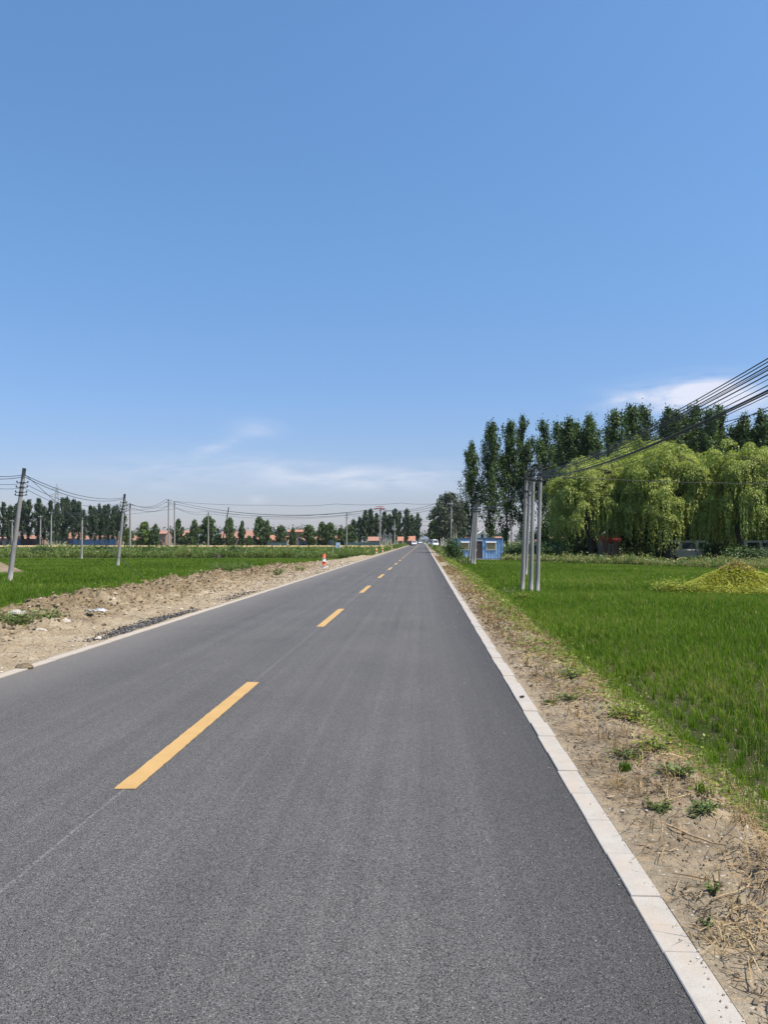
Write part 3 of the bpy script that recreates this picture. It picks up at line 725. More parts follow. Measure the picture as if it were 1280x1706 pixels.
# undergrowth below the willows
UND = Kind('shrub', [lambda s=s: shrub(300 + s, 1.8, 1.3, 'round') for s in range(3)], [1.8] * 3, 'stems')
for i, (x, t_, Y, w, lab) in enumerate([(757, 893, 74, .55, 'dark rounded shrub at the left end of the blue container'),
        (848, 905, 92, 1.3, 'green shrub pressed against the right end of the blue container'),
        (866, 903, 96, 1.3, 'leafy shrub behind the rear pole of the trio'),
        (905, 900, 90, 1.2, 'bright green shrub just right of the pole trio'),
        (925, 898, 86, 1.3, 'dark shrub at the foot of the first willow'),
        (968, 906, 92, 1.4, 'low shrub in the shade between the willow trunks and the pole trio'),
        (1052, 908, 92, 1.2, 'low dark shrub right of the red shed under the willows'),
        (1098, 906, 90, 1.3, 'low dark shrub left of the parked white minibus'),
        (1192, 905, 88, 1.2, 'low dark shrub right of the parked white minibus'),
        (1235, 908, 76, 1.4, 'green shrub straight behind the peak of the overgrown mound'),
        (1262, 910, 76, 1.2, 'green shrub behind the right flank of the overgrown mound')]):
    put_px(UND, i, x, t_, Y, lab, 'shrub', None if i == 0 else 'shrubs under the willows', w, -.2 if i == 0 else FZ)
for i, (x, t_, Y, w, lab) in enumerate([(66, 908, 96, 1.2, 'low dark bush among the weeds right of the first leaning pole'), (176, 907, 98, 1.2, 'low green bush among the weeds left of the second leaning pole'),
                                        (250, 910, 99, 1.3, 'low green bush in the weeds between the second leaning pole and the twin poles'), (395, 909, 97, 1.3, 'low green bush in the weeds behind the uprooted stump')]):
    put_px(UND, i, x, t_, Y, lab, 'shrub', 'bushes in the left weed belt', w)
# roadside trees far on the right
PAL = Kind('roadside_tree', [lambda: roundtree(400, 11, 3.2, .26, 60, 110, .38, 'palegreen', 'palebark'), lambda: roundtree(401, 11, 2.2, .22, 50, 100, .4, 'poplar', 'bark')], [11, 11])
for v, x, t_, Y, w, lab in [(0, 750, 823, 165, 1.1, 'grey-green roadside tree behind the tall pole with the stay'), (1, 733, 838, 210, 1.3, 'dark roadside tree leaning over the far end of the road'),
                            (0, 768, 842, 150, .8, 'thin grey-green tree left of the lone narrow poplar'), (1, 722, 868, 300, 1.2, 'small dark tree farthest along the right side of the road')]:
    put_px(PAL, v, x, t_, Y, lab, 'tree', None, w)
# thin pale trunks in a row along the right verge
rowt = [(735, 886, 205), (739, 882, 190), (742.5, 884, 176), (746, 880, 164), (757, 878, 132), (761, 876, 140), (766, 880, 150)]
for i, (x, t_, Y) in enumerate(rowt):
    p = at(x, 901, Y); top = at(x + rnd.uniform(-1, 1), t_, Y)
    mb = MB(); mb.tube([(0, 0, -.3 + FZ), ((top.x - p.x) * .6, 0, top.z * .6), (top.x - p.x, 0, top.z)], [.19, .15, .10], 7)
    for k in range(4):
        z = top.z * (.75 + .07 * k); mb.tube([((top.x - p.x) * .8, 0, z), (rnd.uniform(-.5, .5), rnd.uniform(-.5, .5), z + .7)], [.04, .015], 5)
    tag(mb.build('bare_trunk', M['palebark'], None, (p.x, Y, 0), True), f'thin pale bare trunk, {ORD[i]} from the far end of the roadside row', 'tree trunk', 'pale trunks along the right verge')

# far left: dark poplar wood, village trees
FAR = Kind('poplar_tree', [lambda s=s: poplar(500 + s, 17, 2.5, .16, 60, 72, .50, 'poplar_far', spires=3 + s % 2) for s in range(3)], [17] * 3)
fl = [(-12, 838), (2, 836), (14, 842), (25, 838), (36, 834), (48, 832), (61, 830), (72, 843), (82, 834), (93, 838), (102, 829), (111, 828), (121, 832), (131, 836), (139, 850),
      (150, 842), (158, 845), (166, 840), (174, 842), (181, 840), (188, 844), (195, 842), (203, 846)]
for i, (x, t_) in enumerate(fl):
    Y = 290 + rnd.uniform(-8, 14)
    side = 'nearest the frame edge' if i == 0 else f'{ORD[i]} from the frame edge'
    put_px(FAR, i * 2 + i // 3, x, t_, Y, f'dark poplar in the dense stand behind the leaning poles, {side}', 'poplar', 'far poplar stand behind the left paddy', rnd.uniform(.85, 1.1))
fm = [(590, 866, 290), (599, 862, 285), (608, 851, 280), (618, 849, 285), (629, 856, 290), (641, 853, 285), (650, 858, 280), (658, 849, 275), (667, 853, 285), (677, 849, 270), (686, 859, 300), (696, 856, 320)]
for i, (x, t_, Y) in enumerate(fm):
    last = 'closest to the road end' if i == len(fm) - 1 else f'{ORD[i]} from its village end'
    put_px(FAR, i * 2 + 1, x, t_, Y, f'green poplar in the stand left of the far road, {last}', 'poplar', 'poplar stand left of the far road', rnd.uniform(1.05, 1.3))
RND = Kind('village_tree', [lambda s=s: roundtree(600 + s, 8, 2.8, .06, 52, 85, .52, 'limegreen' if s == 3 else 'round') for s in range(4)], [8] * 4)
vt = [(3, 214, 880, .9, 'pale green tree behind the base of the second leaning pole'), (3, 240, 870, 1.15, 'broad lime-green tree between the second leaning pole and the twin poles'),
      (0, 258, 874, .9, 'dark green tree touching the lime-green one'), (0, 296, 866, .9, 'dark tree straight behind the twin white poles'), (1, 323, 867, .75, 'upright dark tree right of the salmon gable house'),
      (2, 347, 862, 1.15, 'big bushy tree behind the single white village pole'), (1, 383, 864, .95, 'round tree below the tilted dark mast'), (0, 402, 869, .6, 'slim tree between two salmon roofs'),
      (1, 432, 863, 1.1, 'two-headed bushy tree near the middle of the village'), (0, 444, 868, .8, 'dark tree hiding the last salmon roof of the village'), (2, 468, 877, 1.1, 'low round tree left of the flat orange building'),
      (0, 488, 881, 1.0, 'small tree in front of the flat orange building'), (2, 515, 876, 1.35, 'wide tree right of the flat orange building'), (1, 536, 871, 1.1, 'wide lighter tree near the pale sign'),
      (2, 550, 872, 1.1, 'dark wide tree behind the thin stake'), (1, 568, 880, 1.1, 'small tree behind the pale sign'), (2, 582, 876, 1.1, 'tree at the village end of the green poplar stand'),
      (0, 312, 888, 1.3, 'low dark bush in front of the salmon gable house'), (1, 363, 890, 1.4, 'low bush before the grey gable house'), (0, 415, 893, 1.3, 'low bush before the wide salmon roof')]
for i, (v, x, t_, w, lab) in enumerate(vt):
    put_px(RND, v, x, t_, 268 + rnd.uniform(-6, 6), lab, 'tree', 'trees around the far village', w * (.66 if v in (0, 1) and i < 17 else .84))

# far woods closing the horizon
rng = np.random.RandomState(900); C = []; S = []
for i in range(420):
    px_ = rng.uniform(-60, 720) if rng.rand() < .7 else rng.uniform(720, 1340); Y = rng.uniform(560, 700); p = at(px_, 901, Y); h = rng.uniform(8, 13) * (1 if px_ < 620 else .9)
    n = 130; q = rng.randn(n, 3) * np.array([1.7, 1.7, h * .24]) + np.array([p.x, Y, FZ + h * .55]); C.append(q); S.append(np.full(n, 1.4))
C = np.concatenate(C); C[:, 2] = np.clip(C[:, 2], FZ, 14)
V, Fc = leaves(C, np.concatenate(S) * rng.uniform(.6, 1.2, len(C)), rng, .3, .8)
stuff('far_woods', V, Fc, M['poplar_far'], np.clip(rng.normal(.5, .2, len(C)), 0, 1), 'dark strip of distant woods along the horizon behind the village', 'woods')

# ------------------------------------------------------------------ houses
def house(px0, px1, ridge, eave, Y, wall, roof, label, gable=False, zb=FZ, win=2, cat='house', group=None, depth=7.0):
    a, b = at(px0, 901, Y), at(px1, 901, Y); w = b.x - a.x; cx = (a.x + b.x) / 2
    ze = CAM_H + (901 - eave) / F * Y; zr = CAM_H + (901 - ridge) / F * Y
    root = empty('village_house', (cx, Y, zb)); he = max(2.2, ze - zb); hr = max(he + .5, zr - zb); x0, x1 = -w / 2, w / 2; d = depth
    mb = MB()
    if gable:
        mb.add([(x0, 0, 0), (x1, 0, 0), (x1, 0, he), (0, 0, hr), (x0, 0, he), (x0, d, 0), (x1, d, 0), (x1, d, he), (0, d, hr), (x0, d, he)],
               [(0, 1, 2, 3, 4), (9, 8, 7, 6, 5), (1, 6, 7, 2), (5, 0, 4, 9)])
    else:
        mb.add([(x0, 0, 0), (x1, 0, 0), (x1, d, 0), (x0, d, 0), (x0, 0, he), (x1, 0, he), (x1, d, he), (x0, d, he), (x0, d / 2, hr), (x1, d / 2, hr)],
               [(0, 1, 5, 4), (1, 2, 6, 9, 5), (2, 3, 7, 6), (3, 0, 4, 8, 7)])
    mb.build('wall', M[wall], root)
    rf = MB(); th = .16
    if gable:
        for s in (-1, 1):
            rf.add([(0, -.3, hr + .03), (s * (w / 2 + .35), -.3, he - .22 + .03), (s * (w / 2 + .35), d + .3, he - .19), (0, d + .3, hr + .03),
                    (0, -.3, hr + th), (s * (w / 2 + .35), -.3, he - .22 + th), (s * (w / 2 + .35), d + .3, he - .22 + th), (0, d + .3, hr + th)],
                   [(0, 1, 2, 3), (4, 5, 6, 7), (0, 1, 5, 4), (1, 2, 6, 5), (2, 3, 7, 6)])
    else:
        rf.prism([(-.45, he - .12), (d / 2, hr + .03), (d + .45, he - .12), (d + .45, he + .05), (d / 2, hr + .2), (-.45, he + .05)], x0 - .35, x1 + .35)
    rf.build('roof', M[roof], root)
    dw = min(1.0, w * .2); dm = MB().box(-dw / 2 + w * .02, dw / 2 + w * .02, -.05, -.01, 0, min(2.0, he - .2)).build('door', M['doorbrown'], root)
    for k in range(win):
        wx = (-.32 + .64 * k / max(1, win - 1)) * w if win > 1 else .0
        z0 = he * .4 if not (gable and win == 1) else he * .75
        f = MB(); q = min(.6, w * .1); hh = min(1.0, he * .4)
        f.box(wx - q - .08, wx + q + .08, -.06, -.012, z0 - .08, z0 + hh + .08)
        fo = f.build('window', M['windowframe'], root); MB().box(wx - q, wx + q, -.075, -.062, z0, z0 + hh).build('pane', M['glass'], fo)
    return tag(root, label, cat, group)
VG = 'houses of the far village'
for a in [(26, 63, 892, 899, 304, 'brick_wall', 'salmon_roof', 'long salmon house behind the first leaning pole under the dark poplars'),
          (-18, 18, 895, 900, 304, 'cream_wall', 'salmon_roof', 'cream house partly cut by the frame edge below the dark poplars'),
          (112, 130, 885, 897, 304, 'brick_wall', 'salmon_roof', 'steep salmon roof left of the short pole among dark poplars'),
          (134, 160, 893, 899, 304, 'brick_wall', 'salmon_roof', 'low salmon house behind the left half of the blue sheet fence'),
          (164, 194, 893, 899, 304, 'brick_wall', 'salmon_roof', 'low salmon house behind the right half of the blue sheet fence'),
          (259, 276, 884, 889, 288, 'brick_wall', 'salmon_roof', 'salmon house left of the twin white poles'),
          (294, 313, 884, 896, 286, 'cream_wall', 'salmon_roof', 'steep salmon house right of the twin white poles'),
          (327, 337, 891, 895, 280, 'cream_wall', 'grey_roof', 'small cream house between the upright and the big bushy tree'),
          (349, 362, 889, 893, 280, 'cream_wall', 'grey_roof', 'cream house right of the single white village pole'),
          (367, 396, 886, 896, 284, 'brick_wall', 'salmon_roof', 'wide salmon house under the tilted dark mast'),
          (402, 424, 884, 896, 282, 'brick_wall', 'salmon_roof', 'salmon house with brick front between two slim trees'),
          (445, 457, 892, 899, 284, 'cream_wall', 'orange_roof', 'small orange roofed house near the middle of the village'),
          (527, 558, 892, 899, 286, 'brick_wall', 'salmon_roof', 'long salmon house behind the thin stake'),
          (562, 578, 893, 899, 284, 'cream_wall', 'orange_roof', 'orange roofed house behind the pale sign'),
          (614, 633, 895, 902, 270, 'cream_wall', 'salmon_roof', 'salmon house just left of the pole with the red transformer'),
          (664, 671, 895, 901, 262, 'cream_wall', 'orange_roof', 'small orange roof under the poplars nearer the sign pole'),
          (218, 237, 893, 900, 284, 'brick_wall', 'salmon_roof', 'low salmon house left of the broad lime-green tree'),
          (456, 479, 894, 900, 284, 'cream_wall', 'salmon_roof', 'low salmon house left of the flat orange building'),
          (505, 526, 893, 900, 285, 'cream_wall', 'salmon_roof', 'low salmon house right of the flat orange building'),
          (425, 444, 892, 899, 283, 'brick_wall', 'salmon_roof', 'salmon house behind the two-headed bushy tree'),
          (678, 691, 894, 901, 285, 'brick_wall', 'orange_roof', 'orange roofed house nearest the far road end')]:
    house(*a, group=VG)
house(363, 376, 882, 890, 292, 'white_wall', 'grey_roof', 'pale house with a grey gable beside the tilted dark mast', True, win=1, group=VG)
house(480, 503, 883, 886, 288, 'brick_wall', 'orange_roof', 'flat orange two-storey building in the village', group=VG, win=3)
house(637, 642, 888, 893, 268, 'cream_wall', 'grey_roof', 'narrow cream tower house left of the sign pole, left of its twin', True, win=1, group=VG, depth=3)
house(647, 652, 888, 893, 268, 'cream_wall', 'grey_roof', 'narrow cream tower house left of the sign pole, right of its twin', True, win=1, group=VG, depth=3)
house(697, 706, 896, 899, 440, 'cream_wall', 'grey_roof', 'cream building closing the far end of the road', win=3)
house(707, 716, 894, 898, 445, 'white_wall', 'grey_roof', 'pale building right of the far road end', win=2)
house(748, 786, 893, 897, 190, 'brick_wall', 'orange_roof', 'long orange roofed house behind the left end of the container', win=3)
house(818, 836, 896, 898.5, 190, 'brick_wall', 'orange_roof', 'orange roofed house behind the right end of the container', win=2)
house(795, 813, 886, 891, 182, 'white_wall', 'white_wall', 'white gabled house peeking over the container', True, win=1)
house(752, 792, 882, 891, 235, 'brick_wall', 'grey_roof', 'broad dark grey roof behind the long orange roofed house', win=2)
house(895, 960, 899, 903, 150, 'cream_wall', 'salmon_roof', 'cream walled house seen under the first willow', win=4)
house(1006, 1031, 897, 902, 92.5, 'brick_wall', 'redsheet', 'small shed with a bright red roof under the willows', cat='shed', win=1, depth=3)

# sheet fences in front of the village
def panel_fence(px0, px1, top, Y, mat, label, n):
    a, b = at(px0, 901, Y), at(px1, 901, Y); h = CAM_H + (901 - top) / F * Y - FZ
    root = empty('sheet_fence', (a.x, Y, FZ)); w = (b.x - a.x) / n
    for i in range(n):
        mb = MB(); k = 8
        for j in range(k):
            x = i * w + w * j / k; y = .04 if j % 2 else 0
            mb.box(x + .002, x + w / k - .002, y, y + .03, .05, h)
        mb.build('panel', M[mat], root); MB().box(i * w - .05, i * w + .05, .08, .16, 0, h + .1).build('post', M['steel'], root)
    return tag(root, label, 'fence')
panel_fence(116, 193, 898.5, 296, 'bluefence', 'bright blue sheet fence under the dark poplars', 8)
panel_fence(26, 33, 899, 296, 'bluefence', 'short blue sheet fence just behind the first leaning pole', 1)
panel_fence(34, 70, 897.5, 297, 'darksteel', 'dark sheet fence left of the paired thin poles', 4)
panel_fence(497, 516, 902, 262, 'bluefence', 'short blue fence below the flat orange building', 3)
panel_fence(546, 556, 900, 262, 'bluefence', 'blue sheet fence behind the thin stake', 2)
panel_fence(574, 632, 903.5, 262, 'tealfence', 'teal sheet fence in front of the green poplar stand', 7)
panel_fence(446, 478, 904, 262, 'tealfence', 'teal sheet fence left of the short blue fence', 4)

# ------------------------------------------------------------------ poles and wires
def pole(base, top, r0, r1, name, label, cat='utility pole', group=None, fit=None, mat='concrete_pole'):
    root = empty(name, base); d = Vector(top) - Vector(base)
    n = 9
    MB().tube([d * (i / n) + Vector((0, 0, -.3 if i == 0 else 0)) for i in range(n + 1)], [r0 + (r1 - r0) * i / n for i in range(n + 1)], 12).build('shaft', M[mat], root, None, True)
    if fit: fit(root, d, r1)
    return tag(root, label, cat, group)
def clamp_fit(zs, span=.28, ax=(1, 0)):
    """iron bands with stub arms and insulators near the head of a pole"""
    def f(root, d, r):
        for k, z in enumerate(zs):
            p = d * (z / d.z); b = MB()
            b.tube([p - Vector((0, 0, .035)), p + Vector((0, 0, .035))], r + .022, 12)
            b.tube([p + Vector((-ax[0] * span, -ax[1] * span, 0)), p + Vector((ax[0] * span, ax[1] * span, .02))], .022, 6)
            bo = b.build('bracket', M['darksteel'], root)
            for s in (-1, 1):
                q = p + Vector((ax[0], ax[1], 0)) * span * s
                MB().tube([q, q + Vector((0, 0, .05)), q + Vector((0, 0, .1))], [.028, .04, .025], 8).build('insulator', M['darksteel'], bo)
    return f
def cross_fit(zs, span=.9, mat='steel'):
    def f(root, d, r):
        for z in zs:
            p = d * (z / d.z); bo = MB().box(p.x - span, p.x + span, p.y - r - .08, p.y - r - .003, p.z - .05, p.z + .05).build('cross_arm', M[mat], root)
            for s in (-.85, 0, .85):
                q = Vector((p.x + s * span, p.y - r - .04, p.z + .05))
                MB().tube([q, q + Vector((0, 0, .08)), q + Vector((0, 0, .2))], [.035, .06, .03], 7).build('insulator', M['white_paint'], bo)
    return f
def wire(pts, sag, r, label, group, name='overhead_cable', n=26, cat='cable'):
    """one cable hung over the listed supports"""
    path = []
    for a, b, s in zip(pts[:-1], pts[1:], sag if hasattr(sag, '__len__') else [sag] * (len(pts) - 1)):
        a, b = Vector(a), Vector(b)
        for i in range(n + 1):
            t = i / n; p = a.lerp(b, t); p.z -= 4 * s * t * (1 - t)
            if not path or i: path.append(p)
    o = path[0].copy()
    return tag(MB().tube([p - o for p in path], r, 6).build(name, M['wire'], None, o, True), label, cat, group)

# right trio and the pole behind it
trio = []
for i, (bx, by, tx, ty, lab, zs) in enumerate([(870.5, 986, 878, 787, 'weathered concrete pole at the road side of the trio in the paddy', (4.35, 4.9)),
                                               (885, 987, 889.5, 778, 'weathered concrete pole in the middle of the trio in the paddy', (5.0, 4.8, 5.2)),
                                               (895.5, 988, 902, 773, 'tallest concrete pole of the trio, carrying the thick cables', (5.25, 5.0, 4.75))]):
    b = ground(bx, by, FZ); t = at(tx, ty, b.y + .1)
    pole(b, t, .098, .068, 'concrete_pole', lab, group='poles standing in the right paddy', fit=clamp_fit(zs, .24)); trio.append((b, t))
b = ground(876.5, 961, FZ); t = at(884, 800, b.y)
pole(b, t, .10, .07, 'concrete_pole', 'slimmer concrete pole standing farther back behind the paddy trio', group='poles standing in the right paddy', fit=clamp_fit((5.0,), .2)); back_t = t
# trio by the container
ctop = []
for i, (bx, by, tx, ty, lab) in enumerate([(781.6, 938.5, 791.2, 842, 'leaning concrete pole on the road side of the group before the container'), (786.6, 940, 793.3, 840, 'leaning concrete pole in the middle of the group before the container'),
                                           (790.6, 940.5, 796, 837, 'leaning concrete pole on the field side of the group before the container')]):
    b = ground(bx, by, FZ * .8); t = at(tx, ty, b.y)
    pole(b, t, .12, .085, 'concrete_pole', lab, group='poles before the container', fit=clamp_fit((4.9, 4.7) if i else (4.8,), .26)); ctop.append(t)
# others on the right
b = at(751.5, 901, 140); b.z = -.3; pole(b, at(752.5, 829, 140), .17, .11, 'concrete_pole', 'tall slim pole by the grey-green roadside tree', fit=cross_fit((8.6,), .35)); rp = at(752.5, 831, 140)
for x, t_, Y, lab in [(852.5, 870, 105, 'thin white pole right of the container, among shrubs'), (904, 872, 104, 'thin white pole half hidden behind the tallest pole of the trio'),
                      (1044, 872, 118, 'thin grey pole behind the red shed'), (1221, 866, 112, 'thin grey pole between willow trunks near the mound')]:
    b = at(x, 901, Y); b.z = FZ; pole(b, at(x + .5, t_, Y), .12, .09, 'thin_pole', lab, fit=clamp_fit((3.2,), .2))
b = at(1031, 901, 95); b.z = FZ; gt = at(1030, 741, 95)
pole(b, gt, .12, .08, 'concrete_pole', 'concrete pole inside the willow crowns with only its pale tip showing', fit=clamp_fit((10.2,), .25))
wire([gt - Vector((0, 0, .4)), at(1010, 785, 84), ground(952, 930, FZ + .1)], [.0, .05], .026, 'long slanting stay wire in front of the first willow', None, 'guy_wire', 6)

# heavy cable fan from the trio towards the viewer's right
RG = 'cables fanning out from the pole trio'
T3 = trio[2][1]; T2 = trio[1][1]
P1 = Vector((4.75, -4.0, 5.0))
for i, (y_e, z0, r) in enumerate([(588, .05, .009), (593, .07, .008), (599, .16, .010), (602, .2, .005), (604.5, .22, .010), (611.5, .3, .010), (619, .34, .005), (628.5, .42, .008),
                                  (636.5, .46, .016), (640, .55, .011), (644.5, .6, .006), (663.5, .62, .005)]):
    a = T3 + Vector((.0, 0, -.3 - z0 * .5)); q = Vector((P1.x + .02 * i - .1, P1.y, P1.z - z0 * .6))
    t = (a.y - 10.6) / (a.y - q.y); e = at(1280, y_e, 10.6); zt = e.z; zl = a.z + (q.z - a.z) * t
    wire([a, q], (zl - zt) / (4 * t * (1 - t)), r, 'thickest black cable of the fan above the willows' if r > .015 else 'black cable fanning out from the pole trio over the willows', None if r > .015 else RG, n=40)
wire([T3 - Vector((0, 0, .12)), at(1280, 684, 19), at(1280, 684, 19).lerp(T3, -.7)], .06, .011, 'lowest cable leaving the trio toward the frame edge', None, n=20)
wire([T2 - Vector((0, 0, .35)), Vector((48, 52, 7.6))], 1.1, .014, 'single cable running level across the willow crowns', None, n=30)
for i in range(3):
    wire([trio[i][1] - Vector((0, 0, .5 + .1 * i)), ctop[i] - Vector((0, 0, .3))], .5, .016, 'cable slung from the paddy trio to the poles by the container', 'cables between the two pole groups')
wire([ctop[2] - Vector((0, 0, .2)), rp], .9, .02, 'cable from the poles by the container to the tall slim pole', None)

# left: leaning poles
b1 = ground(15, 970, FZ); t1 = at(40, 780, b1.y)
pole(b1, t1, .135, .095, 'concrete_pole', 'thick concrete pole leaning right, closest on the left side', fit=clamp_fit((5.3, 5.05, 4.78, 4.62), .27, (.9, .4)))
b2 = ground(195.5, 945, FZ); t2 = at(207.5, 823, b2.y)
pole(b2, t2, .135, .095, 'concrete_pole', 'concrete pole leaning right in the middle of the left paddy', fit=clamp_fit((5.4, 5.1, 4.85, 4.6), .27, (.9, .4)))
b3 = ground(135.5, 932.5, FZ); t3 = at(136.5, 858, b3.y)
pole(b3, t3, .13, .095, 'concrete_pole', 'short upright concrete pole between the two leaning ones at the paddy edge', fit=clamp_fit((5.0, 4.7), .3))
LP = {}
for key, x, by, top, Y, lab, fit in [
        ('a', 216.5, 0, 838, 125, 'slim white pole right beside the second leaning pole', cross_fit((8.2,), .5)),
        ('b', 280.5, 0, 832, 190, 'taller of the twin white poles', cross_fit((11.8,), .8)),
        ('c', 290.5, 0, 836, 196, 'shorter of the twin white poles', cross_fit((11.6,), .8)),
        ('d', 346.8, 0, 853, 205, 'single white pole before the village, right of the twins', cross_fit((9.2,), .7)),
        ('e', 577.8, 0, 855, 200, 'grey pole with a small cross arm behind the pale sign', cross_fit((8.9, 8.3), .8)),
        ('g', 657.8, 0, 864, 220, 'grey pole carrying a small grey box left of the far road', None),
        ('h', 19.7, 0, 865, 190, 'thin pole just left of the first leaning pole', cross_fit((7.2,), .5)),
        ('i', 66.5, 0, 857, 190, 'left one of the paired thin poles before the dark poplars', cross_fit((8.2,), .5)),
        ('j', 84.5, 0, 850, 190, 'right one of the paired thin poles before the dark poplars', cross_fit((9.2,), .5))]:
    b = at(x, 901, Y); b.z = FZ; t = at(x + (.8 if key in 'ij' else 0), top, Y); LP[key] = t
    o = pole(b, t, .20, .13, 'concrete_pole', lab, group='poles in the far left fields', fit=fit)
    if key == 'g':
        MB().box(-.55, .55, -.45, -.16, 5.2, 5.8).build('equipment_box', M['steel'], o, None, False, .03)
        MB().box(-.5, .1, -.44, -.17, 6.0, 6.4).build('equipment_box', M['steel'], o, None, False, .03)
b = at(633, 901, 180); b.z = FZ; t = at(634.2, 845, 180)
o = pole(b, t, .22, .15, 'transformer_pole', 'stout pole topped by a red and white switch frame beside the road')
hh = t.z - b.z
MB().box(-1.25, 1.25, -.34, -.2, hh - .45, hh - .25).build('cross_arm', M['red_paint'], o)
MB().box(-.9, .9, -.34, -.2, hh + .02, hh + .16).build('cross_arm', M['red_paint'], o)
bx = MB()
for s in (-1.05, -.5, .3, .95): bx.box(s - .17, s + .17, -.36, -.10, hh - .24, hh + .0)
bx.build('switch_units', M['white_paint'], o); MB().box(-.4, .05, -.5, -.18, 3.2, 3.9).build('meter_box', M['steel'], o, None, False, .03)
LP['f'] = t
b = at(369, 901, 270); b.z = FZ; pole(b, at(381, 845, 270), .22, .16, 'tilted_mast', 'dark mast tilted strongly to the right behind the village trees', 'mast', mat='darksteel', fit=clamp_fit((14,), .4)); 
# left wires
G1 = 'cables strung between the leaning poles'
for i, dz in enumerate((.35, .45, .8, 1.05)):
    d = Vector((0, 0, dz)); lab = 'black cable strung between the two leaning poles over the left paddy'
    wire([at(-60, 786 + i * 6, b1.y - 8), t1 - d, t2 - d * .85, LP['a'] - Vector((0, 0, .25 + .2 * i))], [.15, .55 + .1 * i, .5], .017 if i < 2 else .012, lab, G1)
wire([t1 - Vector((0, 0, .3)), ground(243, 968, FZ + .1)], .02, .014, 'pale stay wire slanting from the closest leaning pole down to the paddy', None, 'guy_wire', 6)
wire([t3 - Vector((0, 0, .2)), ground(214, 921, FZ + .1)], .02, .016, 'stay wire slanting right from the short upright pole', None, 'guy_wire', 6)
G2 = 'lines strung across the far left fields'
def off(p, dx, dz): return Vector((p.x + dx, p.y, p.z + dz))
for i, (dx, dz) in enumerate(((-.7, .0), (0, -.15), (.7, -.9))):
    wire([off(LP['j'], 0, -.2 - .3 * i), off(LP['a'], dx, dz), off(LP['b'], dx, dz), off(LP['f'], dx, -.3 + dz * .4), off(rp, 0, .3 - i * .5)], [1.0, 1.2, 2.6, 1.3], .038, 'power line crossing the sky from the twin poles to the transformer pole', G2, n=30)
for i, (dx, dz) in enumerate(((-.7, .2), (.7, -.5))):
    wire([off(LP['h'], dx, dz), off(LP['i'], dx, dz), off(LP['c'], dx, dz - 1.2), off(LP['d'], dx, dz), off(LP['e'], dx, dz), at(735, 868 + 8 * i, 190)], [.3, .8, .8, 1.2, .8], .034, 'lower power line through the single white pole and the grey cross-arm pole', 'lower lines in the far left fields', n=24)
wire([off(LP['c'], 0, .1), at(455, 841.5, 190), at(560, 839.5, 188), at(668, 838, 186), at(740, 838, 184)], [.35, .35, .35, .3], .036, 'highest wavy line across the sky behind the sign', None)

# lattice pylon far off
def pylon(px, top, Y, label):
    p = at(px, 901, Y); H = CAM_H + (901 - top) / F * Y - FZ; root = empty('lattice_pylon', (p.x, Y, FZ)); root.rotation_euler.z = .5
    def wd(z): return 5.0 * (1 - z / H) ** 1.2 + .55 if z < H * .93 else .55 * (1 - z / H) / .07 + .05
    lv = [0, .1, .2, .3, .4, .5, .58, .66, .73, .8, .86, .92, 1.0]
    for sx, sy in ((1, 1), (-1, 1), (-1, -1), (1, -1)):
        MB().tube([(sx * wd(H * q), sy * wd(H * q), H * q) for q in lv], [.30] * 12 + [.2], 5).build('leg', M['steel'], root)
    br = MB()
    for a, b in zip(lv[:-1], lv[1:]):
        c = [(1, 1), (-1, 1), (-1, -1), (1, -1)]
        for k in range(4):
            u, v = c[k], c[(k + 1) % 4]; wa, wb = wd(H * a), wd(H * b)
            br.tube([(u[0] * wa, u[1] * wa, H * a), (v[0] * wb, v[1] * wb, H * b)], .15, 4); br.tube([(v[0] * wa, v[1] * wa, H * a), (u[0] * wb, u[1] * wb, H * b)], .15, 4)
    br.build('bracing', M['steel'], root)
    for q, sp in ((.70, 7.0), (.80, 6.0), (.90, 5.0)):
        for s in (-1, 1):
            w_ = wd(H * q); m = MB()
            for e in (-1, 1): m.tube([(s * w_, e * w_, H * q), (s * sp, 0, H * q + .4)], .16, 4); m.tube([(s * w_, e * w_, H * (q + .035)), (s * sp, 0, H * q + .4)], .16, 4)
            m.build('arm', M['steel'], root)
    return tag(root, label, 'pylon')
pylon(93, 803, 780, 'grey lattice pylon rising behind the dark poplar stand')

# street lamp at the end
b = at(695.3, 901, 435); b.z = FZ; t = at(695.3, 876, 435); root = empty('street_lamp', b); h = t.z - FZ
MB().tube([(0, 0, 0), (0, 0, h * .5), (0, 0, h)], [.22, .17, .12], 10).build('pole', M['steel'], root)
for s in (-1, 1):
    MB().tube([(0, 0, h - .1), (s * .6, 0, h + .1), (s * 1.2, 0, h + .1)], .08, 6).build('arm', M['steel'], root)
    MB().box(s * 1.3 - .55, s * 1.3 + .55, -.25, .25, h + .0, h + .22).build('lamp_head', M['white_paint'], root)
tag(root, 'grey double-armed street lamp at the far end of the road', 'street lamp')

